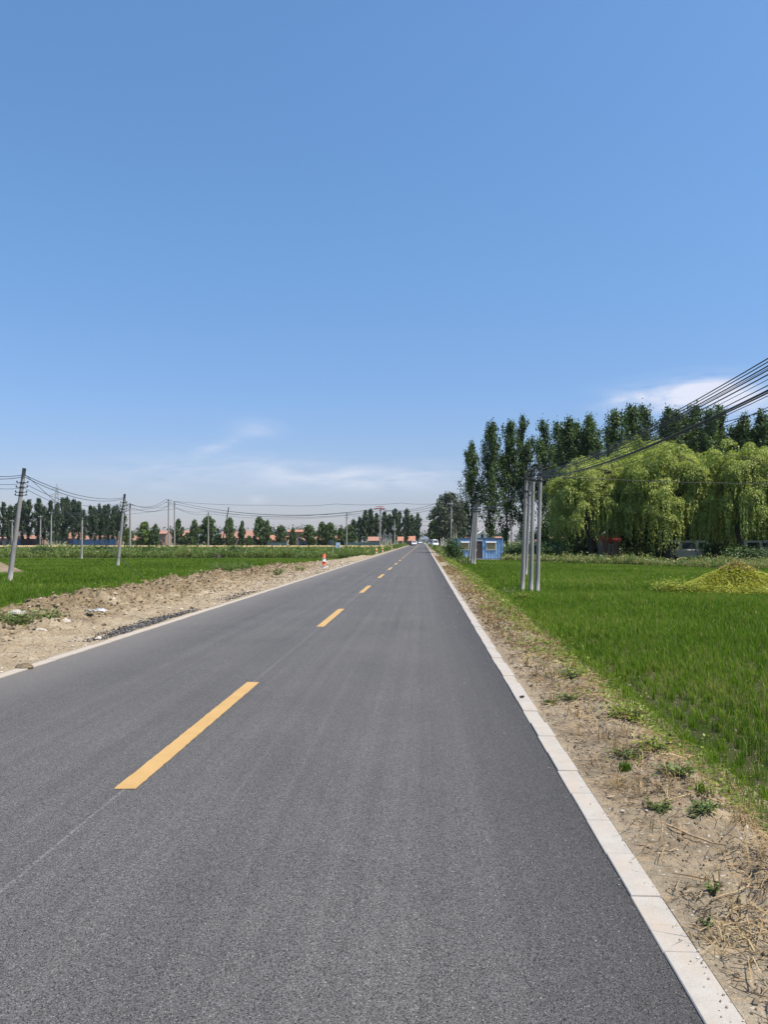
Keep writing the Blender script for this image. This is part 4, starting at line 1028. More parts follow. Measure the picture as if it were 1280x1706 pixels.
# ------------------------------------------------------------------ container
def container():
    a, b = ground(757, 932.5, FZ), ground(839, 932.5, FZ); Y = b.y; w, h, d = 6.0, 2.5, 2.44; x1 = b.x; x0 = x1 - w
    root = empty('blue_container', (x0, Y, FZ))
    def corr(px, qx, z0, z1, name):
        pts = []; x = px; k = 0; pit = .30
        while x < qx - 1e-6:
            for f, y in ((0, .0), (.32, .0), (.5, .055), (.82, .055)):
                xx = x + f * pit
                if xx < qx: pts.append((xx, y))
            x += pit
        pts.append((qx, pts[-1][1])); n = len(pts)
        m = MB().add([(p[0], p[1], z0) for p in pts] + [(p[0], p[1], z1) for p in pts], [(i, i + 1, i + 1 + n, i + n) for i in range(n - 1)])
        return m.build(name, M['containerblue'], root)
    wl, wr, dr = (1.05, 2.05), (4.05, 5.15), (2.72, 3.62); zs0, zs1 = 1.12, 2.0
    # front wall pieces round the openings
    fr = MB(); 
    for (p, q, z0, z1) in ((.1, wl[0], .14, 2.36), (wl[0], wl[1], .14, zs0), (wl[0], wl[1], zs1, 2.36), (wl[1], dr[0], .14, 2.36), (dr[1], wr[0], .14, 2.36), (wr[0], wr[1], .14, zs0), (wr[0], wr[1], zs1, 2.36), (wr[1], 5.9, .14, 2.36)):
        corr(p, q, z0, z1, 'wall_panel')
    MB().box(dr[0], dr[1], .0, .06, 2.16, 2.36).build('wall_panel', M['white_paint'], root)
    MB().box(.1, 5.9, d - .06, d, .14, 2.36).build('wall_panel', M['containerblue'], root)
    for x in (0.0, w): MB().box(x + (.012 if x == 0 else -.06), x + (.06 if x == 0 else -.012), .1, d - .1, .14, 2.36).build('wall_panel', M['containerblue'], root)
    for x in (0, w - .1):
        for y in (-.03, d - .1 + .03): MB().box(x, x + .1, y, y + .1, 0, h).build('corner_post', M['containerblue'], root)
    MB().box(.1, w - .1, -.02, .08, .0, .14).build('base_rail', M['containertop'], root)
    MB().box(.1, w - .1, -.02, .08, 2.36, h - .06).build('top_rail', M['containertop'], root)
    rf = MB(); rf.box(.0, w, -.02, d + .02, h - .06, h)
    for k in range(20): rf.box(.12 + k * .30, .26 + k * .30, -.10, d + .05, h + .001, h + .05)
    rf.build('roof', M['containertop'], root)
    dm = MB().box(dr[0] + .06, dr[1] - .06, .03, .08, .16, 2.1).build('door', M['doorbrown'], root)
    MB().box(dr[0], dr[0] + .06, -.02, .09, .14, 2.16).box(dr[1] - .06, dr[1], -.02, .09, .14, 2.16).build('door_frame', M['containertop'], root)
    MB().tube([(dr[0] + .17, .0, 1.0), (dr[0] + .17, -.05, 1.0), (dr[0] + .17, -.05, 1.22), (dr[0] + .17, .03, 1.22)], .022, 6).build('handle', M['white_paint'], dm)
    for (p, q) in (wl, wr):
        f = MB().box(p, q, -.06, .07, zs0, zs0 + .08).box(p, q, -.06, .07, zs1 - .08, zs1).box(p, p + .08, -.06, .07, zs0 + .08, zs1 - .08).box(q - .08, q, -.06, .07, zs0 + .08, zs1 - .08)
        f.box((p + q) / 2 - .03, (p + q) / 2 + .03, -.03, .06, zs0 + .08, zs1 - .08)
        fo = f.build('window', M['windowframe'], root)
        MB().box(p + .08, q - .08, .05, .065, zs0 + .08, zs1 - .08).build('curtain', M['curtain'], fo)
        bars = MB()
        for k in range(7):
            x = p + .12 + (q - p - .24) * k / 6; bars.tube([(x, -.045, zs0 + .08), (x, -.045, zs1 - .08)], .012, 5)
        bars.build('window_bars', M['steel'], fo)
        MB().add([(p - .06, -.01, zs1 + .10), (q + .06, -.01, zs1 + .10), (q + .06, -.16, zs1 + .03), (p - .06, -.16, zs1 + .03),
                  (p - .06, -.01, zs1 + .06), (q + .06, -.01, zs1 + .06), (q + .06, -.16, zs1 + .0), (p - .06, -.16, zs1 + .0)],
                 [(0, 3, 2, 1), (4, 5, 6, 7), (0, 4, 7, 3), (3, 7, 6, 2), (2, 6, 5, 1), (1, 5, 4, 0)]).build('awning', M['white_paint'], fo)
    tag(root, 'blue corrugated container cabin with two barred windows beside the paddy', 'container cabin')
    slab('forecourt', [(x0 - .5, Y - 1.0), (x1 + 6, Y - 1.6), (x1 + 6, Y + 4), (x0 - .5, Y + 4)], FZ - .05, FZ + .02, M['path'])
container()

# ------------------------------------------------------------------ vehicles
def car(loc, rz, label, kind='suv'):
    """front faces -Y"""
    root = empty('car', loc, rz); W = .88
    Lg, Hh = (4.5, 1.68) if kind == 'suv' else (5.6, 2.25)
    if kind == 'suv':
        body = [(0, .32), (.0, .62), (.12, .86), (1.15, 1.0), (1.25, 1.02), (4.25, 1.05), (4.45, .95), (4.5, .4), (4.4, .3), (.1, .26)]
        cab = [(1.05, 1.0), (1.85, 1.62), (2.3, 1.68), (3.6, 1.66), (4.3, 1.04)]
    else:
        body = [(0, .35), (0, .75), (.25, 1.15), (5.5, 1.2), (5.6, 1.1), (5.6, .4), (5.5, .32), (.1, .3)]
        cab = [(.2, 1.14), (.8, 2.1), (1.2, 2.25), (5.4, 2.25), (5.55, 2.1), (5.52, 1.19)]
    bo = MB().prism([(y - Lg / 2, z) for y, z in body], -W, W).build('body', M['carwhite'], root, None, False, .06)
    n = len(cab); vs = []
    for sx in (-1, 1):
        for y, z in cab: vs.append((sx * (W - .03 - .16 * (z - 1.0)), y - Lg / 2, z))
    MB().add(vs, [tuple(range(n)), tuple(reversed(range(n, 2 * n)))] + [(i, i + n, (i + 1) % n + n, (i + 1) % n) for i in range(n)]).build('cabin', M['carwhite'], root, None, False, .03)
    (ya, za), (yb, zb) = cab[0], cab[1]
    f0, f1 = .14, .92
    def wpt(s, f, o): y = ya + (yb - ya) * f - Lg / 2 - .025; z = za + (zb - za) * f + .02; return (s * (W - .12 - .16 * (z - 1)), y - o, z)
    MB().add([wpt(-1, f0, 0), wpt(1, f0, 0), wpt(1, f1, 0), wpt(-1, f1, 0), wpt(-1, f0, .012), wpt(1, f0, .012), wpt(1, f1, .012), wpt(-1, f1, .012)],
             [(4, 5, 6, 7), (0, 3, 2, 1), (0, 1, 5, 4), (1, 2, 6, 5), (2, 3, 7, 6), (3, 0, 4, 7)]).build('windscreen', M['glass'], root)
    for s in (-1, 1):
        zb0, zt0 = (1.08, 1.55) if kind == 'suv' else (1.3, 2.0)
        for p, q in (((1.95, 2.85), (2.95, 3.75)) if kind == 'suv' else ((.95, 1.9), (2.1, 3.6), (3.8, 5.2))):
            xa, xb = s * (W - .03 - .16 * (zb0 - 1) + .012), s * (W - .03 - .16 * (zt0 - 1) + .012)
            MB().add([(xa, p - Lg / 2, zb0), (xa, q - Lg / 2, zb0), (xb, q - Lg / 2 - .05, zt0), (xb, p - Lg / 2 + .1, zt0), (xa - s * .03, p - Lg / 2, zb0), (xa - s * .03, q - Lg / 2, zb0), (xb - s * .03, q - Lg / 2 - .05, zt0), (xb - s * .03, p - Lg / 2 + .1, zt0)],
                     [(0, 1, 2, 3), (4, 7, 6, 5), (0, 4, 5, 1), (1, 5, 6, 2), (2, 6, 7, 3), (3, 7, 4, 0)]).build('side_window', M['glass'], root)
        MB().box(s * .62 - .2, s * .62 + .2, -Lg / 2 - .015, -Lg / 2 + .1, .62, .8).build('headlight', M['lens'], root)
        MB().box(s * .98 - .09, s * .98 + .09, 1.35 - Lg / 2, 1.5 - Lg / 2, 1.05, 1.2).build('mirror', M['carwhite'], root)
        for y in (.85, Lg - .95):
            wm = MB().tube([(s * (W - .2), y - Lg / 2, .34), (s * (W + .02), y - Lg / 2, .34)], .34, 18).build('wheel', M['tyre'], root)
            MB().tube([(s * (W + .0), y - Lg / 2, .34), (s * (W + .03), y - Lg / 2, .34)], .2, 12).build('rim', M['steel'], wm)
    MB().box(-.5, .5, -Lg / 2 - .02, -Lg / 2 + .05, .42, .56).build('grille', M['darksteel'], root)
    MB().box(-W + .02, W - .02, -Lg / 2 - .03, -Lg / 2 + .08, .28, .38).build('bumper', M['darksteel'], root)
    return tag(root, label, 'car' if kind == 'suv' else 'van')
p = at(690.6, 901, 265); car((p.x, 265, 0), 0, 'white car coming along the far left lane')
p = at(700.5, 901, 395); car((p.x, 395, 0), 0, 'tiny white car at the very end of the road')
p = at(723.5, 901, 235); car((p.x, 235, -.15), .2, 'white van parked on the verge under the dark roadside tree', 'van')
p = at(1150, 901, 91); car((p.x, 91, FZ), R(70), 'white minibus parked under the willows left of the mound', 'van')
p = at(1282, 901, 90); car((p.x, 90, FZ), R(75), 'white minibus at the frame edge behind the willow shade', 'van')

# ------------------------------------------------------------------ roadside furniture
def bollard(loc, h, r, label, bands, group=None):
    root = empty('striped_bollard', loc); n = len(bands)
    for i, c in enumerate(bands):
        z0, z1 = h * i / n - (.1 if i == 0 else 0), h * (i + 1) / n; e = .0015 if i % 2 else 0
        if i == n - 1: m = MB().tube([(0, 0, z0), (0, 0, z1 - r * .5), (0, 0, z1 - r * .15), (0, 0, z1)], [r + e, r + e, r * .8, r * .35], 20)
        else: m = MB().tube([(0, 0, z0), (0, 0, z1)], r + e, 20)
        m.build('band', M[c], root, None, True)
    return tag(root, label, 'bollard', group)
p = ground(540, 947.5, 0); bollard((p.x, p.y, 0), .90, .105, 'stout red and white striped bollard on the dirt shoulder', ['white_paint', 'red_paint', 'white_paint', 'red_paint'])
M['yellow_paint'] = plain('yellow_paint', (.72, .50, .12), .5, .1)
for x, Y, lab in [(630, 94, 'small red and yellow post nearest in the far trio'), (639.5, 108, 'middle small red and yellow post of the far trio'), (653.5, 140, 'farthest small red and yellow post of the far trio')]:
    p = at(x, 901, Y); bollard((min(p.x, -5.75), Y, 0), .78, .075, lab, ['yellow_paint', 'white_paint', 'red_paint', 'yellow_paint'], 'small striped posts down the shoulder')
p = at(563.3, 901, 108); root = empty('field_sign', (p.x, 108, FZ))
for s in (-1, 1): MB().box(s * .24 - .03, s * .24 + .03, 0, .05, 0, 1.2).build('post', M['darksteel'], root)
MB().box(-.31, .31, -.02, .04, 1.2, 1.95).build('panel', M['signblue'], root, None, False, .01)
MB().box(-.34, .34, -.03, .05, 1.95, 1.98).box(-.34, .34, -.03, .05, 1.17, 1.2).build('frame', M['white_paint'], root)
tag(root, 'small pale blue sign on two dark legs at the field edge', 'sign')
b = at(554.5, 901, 98); b.z = FZ; tag(MB().tube([(0, 0, 0), (.03, 0, 1.4), (.02, 0, 2.9)], [.055, .05, .035], 8).build('thin_stake', M['concrete_pole'], None, b, True), 'thin grey stake standing left of the pale sign', 'stake')
# culvert wall
p = at(590, 901, 100); root = empty('culvert_wall', (p.x, 100, FZ))
MB().box(-1.7, 1.7, 0, .5, 0, .42).build('wall', M['concrete_pole'], root, None, False, .02); MB().box(-1.8, 1.8, -.1, .6, .42, .54).build('coping', M['kerb_dirty'], root, None, False, .02)
tag(root, 'low grey concrete culvert wall beside the shoulder before the transformer pole', 'culvert')

# ------------------------------------------------------------------ mounds
def heap(name, cx, cy, rx, ry, h, mat, label, cat, seed, zb=FZ, parent=True, rough=.12):
    root = empty(name, (cx, cy, zb)); n = 40; m_ = 16; vs = []; fs = []
    for j in range(m_ + 1):
        for i in range(n):
            a = 2 * math.pi * i / n; r = j / m_; k = 1 + .22 * (vnoise(math.cos(a) * 1.5 + 5, math.sin(a) * 1.5 + 5, seed) - .5)
            x, y = rx * r * k * math.cos(a), ry * r * k * math.sin(a)
            z = h * (1 - r) ** 1.15 * (1 + rough * 2 * (fbm(x * 2, y * 2, 3, seed) - .5)) - .03 * (j == m_)
            vs.append((x, y, float(z)))
    for j in range(m_):
        for i in range(n): fs.append((j * n + i, (j + 1) * n + i, (j + 1) * n + (i + 1) % n, j * n + (i + 1) % n))
    MB().add(vs, fs).build('soil', M[mat], root, None, True)
    return tag(root, label, cat)
MR = (3.05, 2.6, 1.26)
mound = heap('overgrown_mound', 13.35, 33.6, *MR, 'verge', 'conical soil mound overgrown with yellow-green creeper in the rice paddy', 'mound', 31)
rng = np.random.RandomState(32); n = 42000
a = rng.uniform(0, 2 * np.pi, n); r = np.sqrt(rng.rand(n)) * 1.04
keep = (r > .15) | (rng.rand(n) < .4); a, r = a[keep], r[keep]
def mound_at(a, r):
    k = 1 + .22 * (vnoise(np.cos(a) * 1.5 + 5, np.sin(a) * 1.5 + 5, 31) - .5); x, y = MR[0] * r * k * np.cos(a), MR[1] * r * k * np.sin(a)
    return x, y, MR[2] * np.clip(1 - r, 0, 1) ** 1.15 * (1 + .24 * (fbm(x * 2, y * 2, 3, 31) - .5))
X, Y, Z = mound_at(a, r); Z = Z + .03 + rng.rand(len(r)) * .07
C1 = np.stack([X, Y, Z], 1)
k = 2600; ta = rng.rand(k); C2 = np.stack([-2.2 - 1.5 * ta + rng.normal(0, .2, k), -1.2 + rng.normal(0, .5, k) , .08 + np.abs(rng.normal(.2, .16, k))], 1)
k = 2400; aa = rng.uniform(math.pi * .95, math.pi * 2.0, k); C3 = np.stack([2.85 * np.cos(aa) * rng.normal(1, .04, k), 2.6 * np.sin(aa) * rng.normal(1, .04, k), rng.uniform(.05, .42, k)], 1)
C = np.concatenate([C1, C2, C3]); V, Fc = leaves(C, .08 * rng.uniform(.6, 1.4, len(C)), rng, 2.0, .8)
tt = np.clip(rng.normal(.70, .18, len(C)), 0, 1); tt[len(C1):] -= .35
M['moundleaf'] = leafy('mound_creeper', [(.16, .20, .03), (.30, .34, .05), (.42, .43, .075), (.52, .51, .13)], .36, .5)
o = link('leaves', np_mesh('leaves', V, Fc, M['moundleaf'], np.clip(tt, 0, 1)), mound)
kk = 1300; aa = rng.uniform(0, 6.28, kk); r = np.sqrt(rng.rand(kk)) * .28; P = np.stack(mound_at(aa, r), 1) - np.array([0, 0, .02])
V, Fc = blades(P, rng.uniform(.08, .24, kk), np.full(kk, .02), rng, .9); link('dry_tufts', np_mesh('dry_tufts', V, Fc, M['drygrass'], np.repeat(rng.rand(kk), 2)), mound)
p = ground(6, 957, FZ); heap('soil_heap', p.x - 1.6, p.y + 1.5, 2.5, 2.0, .95, 'heap', 'brown soil heap at the frame edge behind the first leaning pole', 'soil heap', 33)
p = at(316, 901, 100); heap('sand_heap', p.x, 100, .85, .8, .85, 'sand', 'small orange sand heap among the weeds', 'sand heap', 34, FZ + .25)
p = at(368, 901, 92); o = empty('root_stump', (p.x, 90.5, FZ)); MB().rock((0, 0, .25), .42, .34, .36, 5).build('root_ball', M['doorbrown'], o)
sm = MB()
for k in range(9): sm.tube([(0, 0, .25), (.55 * math.cos(k * .7), -.2 + .3 * math.sin(k * 2.1), .3 + .35 * math.sin(k * .7))], [.05, .015], 5)
sm.build('roots', M['darkstick'], o); tag(o, 'dark uprooted stump at the far edge of the left paddy', 'stump')

# ------------------------------------------------------------------ verge litter, weeds, stones
def surf_r(X, Y): return z_right_ground(np.asarray(X, float), np.asarray(Y, float))
def surf_l(X, Y): return z_left_ground(np.asarray(X, float), np.asarray(Y, float))
rng = np.random.RandomState(60)
def straw(n, X, Y, Z, ln, w, rng):
    az = rng.uniform(0, 2 * np.pi, n); d = np.stack([np.cos(az), np.sin(az), rng.normal(.05, .14, n)], 1); s = np.stack([-np.sin(az), np.cos(az), rng.normal(0, .5, n)], 1) * (w / 2)[:, None]
    P = np.stack([X, Y, Z], 1); a = P - d * ln[:, None] / 2; b = P + d * ln[:, None] / 2; m = P + np.stack([0 * az, 0 * az, ln * rng.uniform(.0, .12, n)], 1) + s * rng.normal(0, 3, n)[:, None]
    V = np.stack([a - s, a + s, m + s, m - s, b + s * .5, b - s * .5], 1).reshape(-1, 3); k = np.arange(n)[:, None] * 6
    return V, np.concatenate([k + [0, 1, 2, 3], k + [3, 2, 4, 5]], 1).reshape(-1, 4)
# right verge: straw
n = 34000; Y = 2.2 + rng.rand(n) ** 2.0 * 40; e = edge_right(Y); X = 1.17 + rng.beta(2.2, 1.6, n) * (e - 1.15)
k = fbm(X * 2.2, Y * 1.4, 3, 81) + .15 * rng.randn(n) > .47; X, Y = X[k], Y[k]; n = len(X)
ln = rng.uniform(.03, .2, n) * np.where(rng.rand(n) < .12, 2.0, 1); w = rng.uniform(.002, .005, n) * np.clip(Y / 5, 1, 5)
V1 = straw(n, X, Y, surf_r(X, Y) + .012 + rng.rand(n) * .02, ln, w, rng); t1_ = np.repeat(rng.beta(1.6, 1.8, n), 2)
# standing dry tufts
n2 = 260; Yt = 2.4 + rng.rand(n2) ** 1.6 * 45; Xt = 1.3 + rng.rand(n2) * (edge_right(Yt) - 1.45); nb = 14
P = np.repeat(np.stack([Xt, Yt, surf_r(Xt, Yt)], 1), nb, 0); P[:, :2] += rng.normal(0, .03, (len(P), 2))
V2 = blades(P, rng.uniform(.05, .2, len(P)), rng.uniform(.003, .006, len(P)) * np.clip(P[:, 1] / 6, 1, 4), rng, 1.3, .8)
V, Fc = join([V1, V2]); stuff('dry_straw', V, Fc, M['drygrass'], np.concatenate([t1_, np.repeat(rng.beta(2, 2, len(P)), 2)]), 'dead straw and dry stalks littering the soil beside the clean kerb', 'straw')
n = 14000; Y = 2.2 + rng.rand(n) ** 1.9 * 26; X = 1.18 + rng.rand(n) * (edge_right(Y) - 1.3); k = fbm(X * 3.1, Y * 2.2, 3, 86) + .12 * rng.randn(n) > .48; X, Y = X[k], Y[k]; n = len(X)
V, Fc = straw(n, X, Y, surf_r(X, Y) + .006 + rng.rand(n) * .012, rng.uniform(.012, .08, n), rng.uniform(.002, .007, n) * np.clip(Y / 6, 1, 4), rng)
stuff('dark_litter', V, Fc, M['darklitter'], np.repeat(rng.rand(n), 2), 'dark rotten plant scraps strewn over the near verge soil', 'plant litter')
# orange dry patches farther along the right verge
n = 9000; Y = 11 + rng.rand(n) ** 1.2 * 75; X = 1.2 + rng.rand(n) * (edge_right(Y) - 1.7); k = vnoise(X * .5, Y * .22, 90) + .2 * rng.rand(n) > .55; X, Y = X[k], Y[k]
P = np.stack([X, Y, surf_r(X, Y) - .01], 1); V, Fc = blades(P, rng.uniform(.03, .13, len(P)), np.clip(Y * .0011, .008, .06), rng, 1.4, .8)
stuff('dry_grass', V, Fc, M['drygrass'], np.repeat(rng.beta(1.5, 2.2, len(P)), 2), 'orange dried grass carpet on the verge leading to the container', 'dry grass')
# left: straw on the ridge
n = 6500; Y = 10 + rng.rand(n) ** 1.3 * 45; X = np.clip(rng.normal(-8.3, .95, n), -10, -5.6); ln = rng.uniform(.06, .3, n); w = rng.uniform(.005, .011, n) * np.clip(Y / 15, 1, 3)
V, Fc = straw(n, X, Y, surf_l(X, Y) + .02 + rng.rand(n) * .04, ln, w, rng); stuff('dry_straw', V, Fc, M['drygrass'], np.repeat(rng.beta(1.4, 2.0, n), 2), 'dead straw mixed into the heaped dirt ridge', 'straw')
# gravel and clods
def gravel(X, Y, Z, s, mat, label, rng, name='gravel'):
    n = len(X); q = np.array([[1, 0, 0], [0, 1, 0], [-1, 0, 0], [0, -1, 0], [0, 0, 1], [0, 0, -1.0]])
    v = q[None] * rng.uniform(.5, 1.1, (n, 6, 1)) * s[:, None, None]; v[:, :, 2] *= .7
    v += rng.normal(0, .12, v.shape) * s[:, None, None]
    th = rng.uniform(0, 6.28, n); c, sn = np.cos(th)[:, None], np.sin(th)[:, None]; x = v[:, :, 0] * c - v[:, :, 1] * sn; y = v[:, :, 0] * sn + v[:, :, 1] * c
    v[:, :, 0], v[:, :, 1] = x, y; v += np.stack([X, Y, Z], 1)[:, None]
    f = np.array([[0, 1, 4], [1, 2, 4], [2, 3, 4], [3, 0, 4], [1, 0, 5], [2, 1, 5], [3, 2, 5], [0, 3, 5]])
    Fc = (np.arange(n)[:, None, None] * 6 + f[None]).reshape(-1, 3)
    return stuff(name, v.reshape(-1, 3), Fc, mat, np.repeat(rng.rand(n), 8), label, 'gravel')
M['pebbles'] = leafy('pebbles', [(.16, .125, .085), (.30, .245, .175), (.40, .34, .26), (.55, .52, .46)], 0, .9, .2)
M['heapclod'] = leafy('clods', [(.07, .05, .035), (.14, .108, .072), (.22, .175, .118), (.30, .245, .165)], 0, .95, .1)
M['blackchips'] = leafy('asphalt_chips', [(.012, .012, .013), (.03, .03, .032), (.07, .07, .07), (.22, .21, .2)], 0, .8, .3)
n = 4200; Y = 2.2 + rng.rand(n) ** 1.8 * 35; X = 1.16 + rng.rand(n) ** 1.2 * (edge_right(Y) - 1.25); s = rng.uniform(.003, .010, n) * np.where(rng.rand(n) < .05, 2.6, 1) * np.clip(Y / 7, 1, 3)
gravel(X, Y, surf_r(X, Y) + s * .3, s, M['pebbles'], 'small pebbles and crumbs of soil on the near verge', rng)
n = 6500; Y = 2.2 + rng.rand(n) ** 1.9 * 22; X = 1.17 + rng.rand(n) * (edge_right(Y) - 1.2); k = fbm(X * 2.6, Y * 2.6, 3, 88) + .1 * rng.randn(n) > .46; X, Y = X[k], Y[k]; n = len(X); s = rng.uniform(.004, .013, n) * np.where(rng.rand(n) < .06, 2.2, 1) * np.clip(Y / 7, 1, 3)
gravel(X, Y, surf_r(X, Y) + s * .25, s, M['heapclod'], 'crumbled dark soil clods on the near verge', rng, 'clods')
n = 9000; Y = 8 + rng.rand(n) ** 1.4 * 55; X = np.clip(-5.4 - rng.rand(n) ** 1.1 * 3.0, edge_left(Y), -5.4); s = rng.uniform(.010, .024, n) * np.where(rng.rand(n) < .06, 2.2, 1) * np.clip(Y / 18, .8, 2.2)
gravel(X, Y, surf_l(X, Y) + s * .25, s, M['pebbles'], 'pale gravel strewn over the wide dirt shoulder', rng)
n = 4200; Y = 10 + rng.rand(n) * 38; X = np.clip(rng.normal(-8.4, .7, n), -9.8, -6.8); s = rng.uniform(.02, .075, n)
gravel(X, Y, surf_l(X, Y) + s * .2, s, M['heapclod'], 'lumpy dark clods on the heaped dirt ridge', rng, 'clods')
n = 260; Y = 9 + rng.rand(n) ** 1.2 * 50; X = np.clip(rng.normal(-7.7, .9, n), -9.6, -5.6); s = rng.uniform(.03, .09, n)
gravel(X, Y, surf_l(X, Y) + s * .15, s, M['pebbles'], 'broken pale rubble along the foot of the dirt ridge', rng, 'rubble')
n = 520; Y = 2.4 + rng.rand(n) ** 1.6 * 40; X = np.where(rng.rand(n) < .45, ER - rng.exponential(.35, n), np.where(rng.rand(n) < .6, EL + rng.exponential(.5, n), rng.uniform(EL, ER, n))); s = rng.uniform(.002, .006, n) * np.clip(Y / 8, 1, 2.5)
k = (X > EL) & (X < ER) & (np.abs(X + 2.05) > .1); X, Y, s = X[k], Y[k], s[k]
gravel(X, Y, .003 + s * .3, s, M['pebbles'], 'loose grit scattered on the asphalt along its edges', rng, 'grit')
n = 420; Y = 2.3 + rng.rand(n) ** 1.7 * 26; X = 1.14 - np.abs(rng.normal(0, .045, n)); s = rng.uniform(.0025, .007, n) * np.clip(Y / 8, 1, 2.2)
gravel(X, Y, .012 + s * .3, s, M['pebbles'], 'crumbs of soil spilled onto the clean kerb', rng, 'crumbs')
n = 2600; Y = 12.5 + rng.beta(2, 2.2, n) * 6.5; X = -5.42 - np.abs(rng.normal(0, .20, n)) - .12 * (vnoise(Y * 1.2, 0 * Y, 4)); s = rng.uniform(.012, .030, n)
gravel(X, Y, surf_l(X, Y) + s * .4, s, M['blackchips'], 'black spilled asphalt chips in a streak along the far kerb', rng)
n = 420; Y = 21 + rng.beta(2, 2, n) * 5; X = -5.5 - np.abs(rng.normal(0, .22, n)); s = rng.uniform(.012, .032, n)
gravel(X, Y, surf_l(X, Y) + s * .4, s, M['blackchips'], 'second smaller patch of black asphalt chips along the far kerb', rng)

# creeping plants on the slope of the right verge
n = 34000; Y = 5.2 + rng.rand(n) ** 1.35 * 65; e = edge_right(Y); X = e - .46 + rng.normal(0, .36, n) - .12 * (Y > 9)
d = fbm(X * 1.6, Y * .8, 3, 95) + .12 * rng.randn(n) + np.interp(Y, [5, 6.2, 7, 9, 14, 24], [-.12, -.02, .06, .08, .06, .10]); k = (d > .535) & (X > 1.3); X, Y = X[k], Y[k]; n = len(X)
C = np.stack([X, Y, surf_r(X, Y) + .02 + np.abs(rng.normal(0, .05, n))], 1)
V, Fc = leaves(C, np.clip(.018 + Y * .0021, .03, .11) * rng.uniform(.6, 1.4, n), rng, 1.2, .75)
stuff('ground_cover', V, Fc, M['cover'], np.clip(rng.normal(.30, .26, n), 0, 1), 'yellow-green creeper on the slope between verge and rice', 'ground cover')
# fine green grass invading the verge near the rice
n = 12000; Y = 3.4 + rng.rand(n) ** 1.3 * 50; X = edge_right(Y) - np.abs(rng.normal(0, .22, n)) + .1; k = fbm(X * 2, Y * 1.2, 3, 97) + .1 * rng.randn(n) > .50; X, Y = X[k], Y[k]
P = np.stack([X, Y, surf_r(X, Y) - .01], 1); V, Fc = blades(P, rng.uniform(.05, .24, len(P)), np.clip(Y * .0009, .004, .03), rng, .8)
stuff('grass', V, Fc, M['rice'], np.repeat(np.clip(rng.normal(.55, .2, len(P)), 0, 1), 2), 'short wild grass where the verge meets the rice', 'grass')

# single broad-leaved weeds: root, leaves
def rosette(name, loc, r, h, nst, seed, mat, label, group=None, ls=.05):
    rg = np.random.RandomState(seed); root = empty(name, loc); st = MB(); C = []; A = []
    for i in range(nst):
        a = i * 2.4 + rg.normal(0, .3); q = rg.uniform(.35, 1); tip = np.array([r * q * math.cos(a), r * q * math.sin(a), h * rg.uniform(.3, 1)])
        st.tube([(0, 0, -.02), Vector(tip) * .55 + Vector((0, 0, h * .15)), tip], [.004, .003, .002], 4)
        k = rg.randint(10, 20); u = rg.uniform(.25, 1.1, k)[:, None]; C.append(tip * u + rg.randn(k, 3) * r * .13); A.append(np.repeat(tip[None], k, 0) / r)
    C = np.concatenate(C); A = np.concatenate(A); C[:, 2] = np.maximum(C[:, 2], .012); V, Fc = leaves(C, ls * .62 * rg.uniform(.5, 1.4, len(C)), rg, 1.0, .5, A)
    st.build('stems', M['darkstick'], root); link('leaves', np_mesh('leaves', V, Fc, M[mat], np.clip(rg.normal(.5, .25, len(C)), 0, 1)), root)
    return tag(root, label, 'weed', group)
def on_r(px, py):
    p = ground(px, py, 0)
    for _ in range(6): p = ground(px, py, float(surf_r(p.x, p.y)))
    return p
def on_l(px, py):
    p = ground(px, py, 0)
    for _ in range(6): p = ground(px, py, float(surf_l(p.x, p.y)))
    return p
for i, (x, y, r, h, ns, mt, lab, ls) in enumerate([(1048, 1262, .17, .07, 30, 'weed', 'wide flat green weed above the small dark grass tuft', .04),
        (1098, 1350, .11, .06, 18, 'weed', 'green rosette weed in the middle of the bare soil patch', .04), (1165, 1362, .08, .06, 12, 'weed', 'small green weed right of the rosette in the bare soil', .035),
        (950, 1165, .16, .06, 20, 'weed', 'low weed beside the black lump', .045), (1045, 1195, .25, .10, 34, 'cover', 'bright creeping weed with a dry stalk lying across it', .055),
        (940, 1072, .26, .12, 26, 'cover', 'leafy weed clump at the bend of the verge slope', .06), (870, 1000, .40, .30, 30, 'cover', 'big-leaved yellow-green weed just below the pole trio', .11),
        (846, 992, .40, .30, 30, 'weed', 'dark big-leaved weed left of the pole trio', .11), (1190, 1490, .05, .05, 8, 'weed', 'tiny green sprout in the straw near the lower corner', .03),
        (1178, 1545, .035, .05, 6, 'weed', 'tiny sprout at the root of the pale dry tuft', .03), (1010, 1130, .2, .07, 24, 'cover', 'flat yellow-green weed above the dry stalk', .05)]):
    p = on_r(x, y); rosette('broadleaf_weed', p, r, h, ns, 700 + i, mt, lab, 'weeds on the right verge', ls)
wr = np.random.RandomState(812); seedw = []
for i in range(34):
    Yw = 4.4 + wr.rand() ** 1.3 * 16; Xw = float(edge_right(Yw)) - .5 - abs(wr.normal(0, .42))
    if Xw < 1.3: continue
    pw = Vector((Xw, Yw, float(surf_r(Xw, Yw))))
    if len(seedw) < 4: o = rosette('small_weed', pw, .10, .04, 16, 830 + i, 'weed' if len(seedw) % 2 else 'cover', 'small leafy weed sprouting from the soil between kerb and rice', 'small weeds on the near verge', .04); seedw.append(o)
    else:
        o = copy_tree(seedw[i % 4]); o.location = pw; o.rotation_euler.z = wr.uniform(0, 6.28); q = wr.uniform(.7, 1.9); o.scale = (q, q, q)
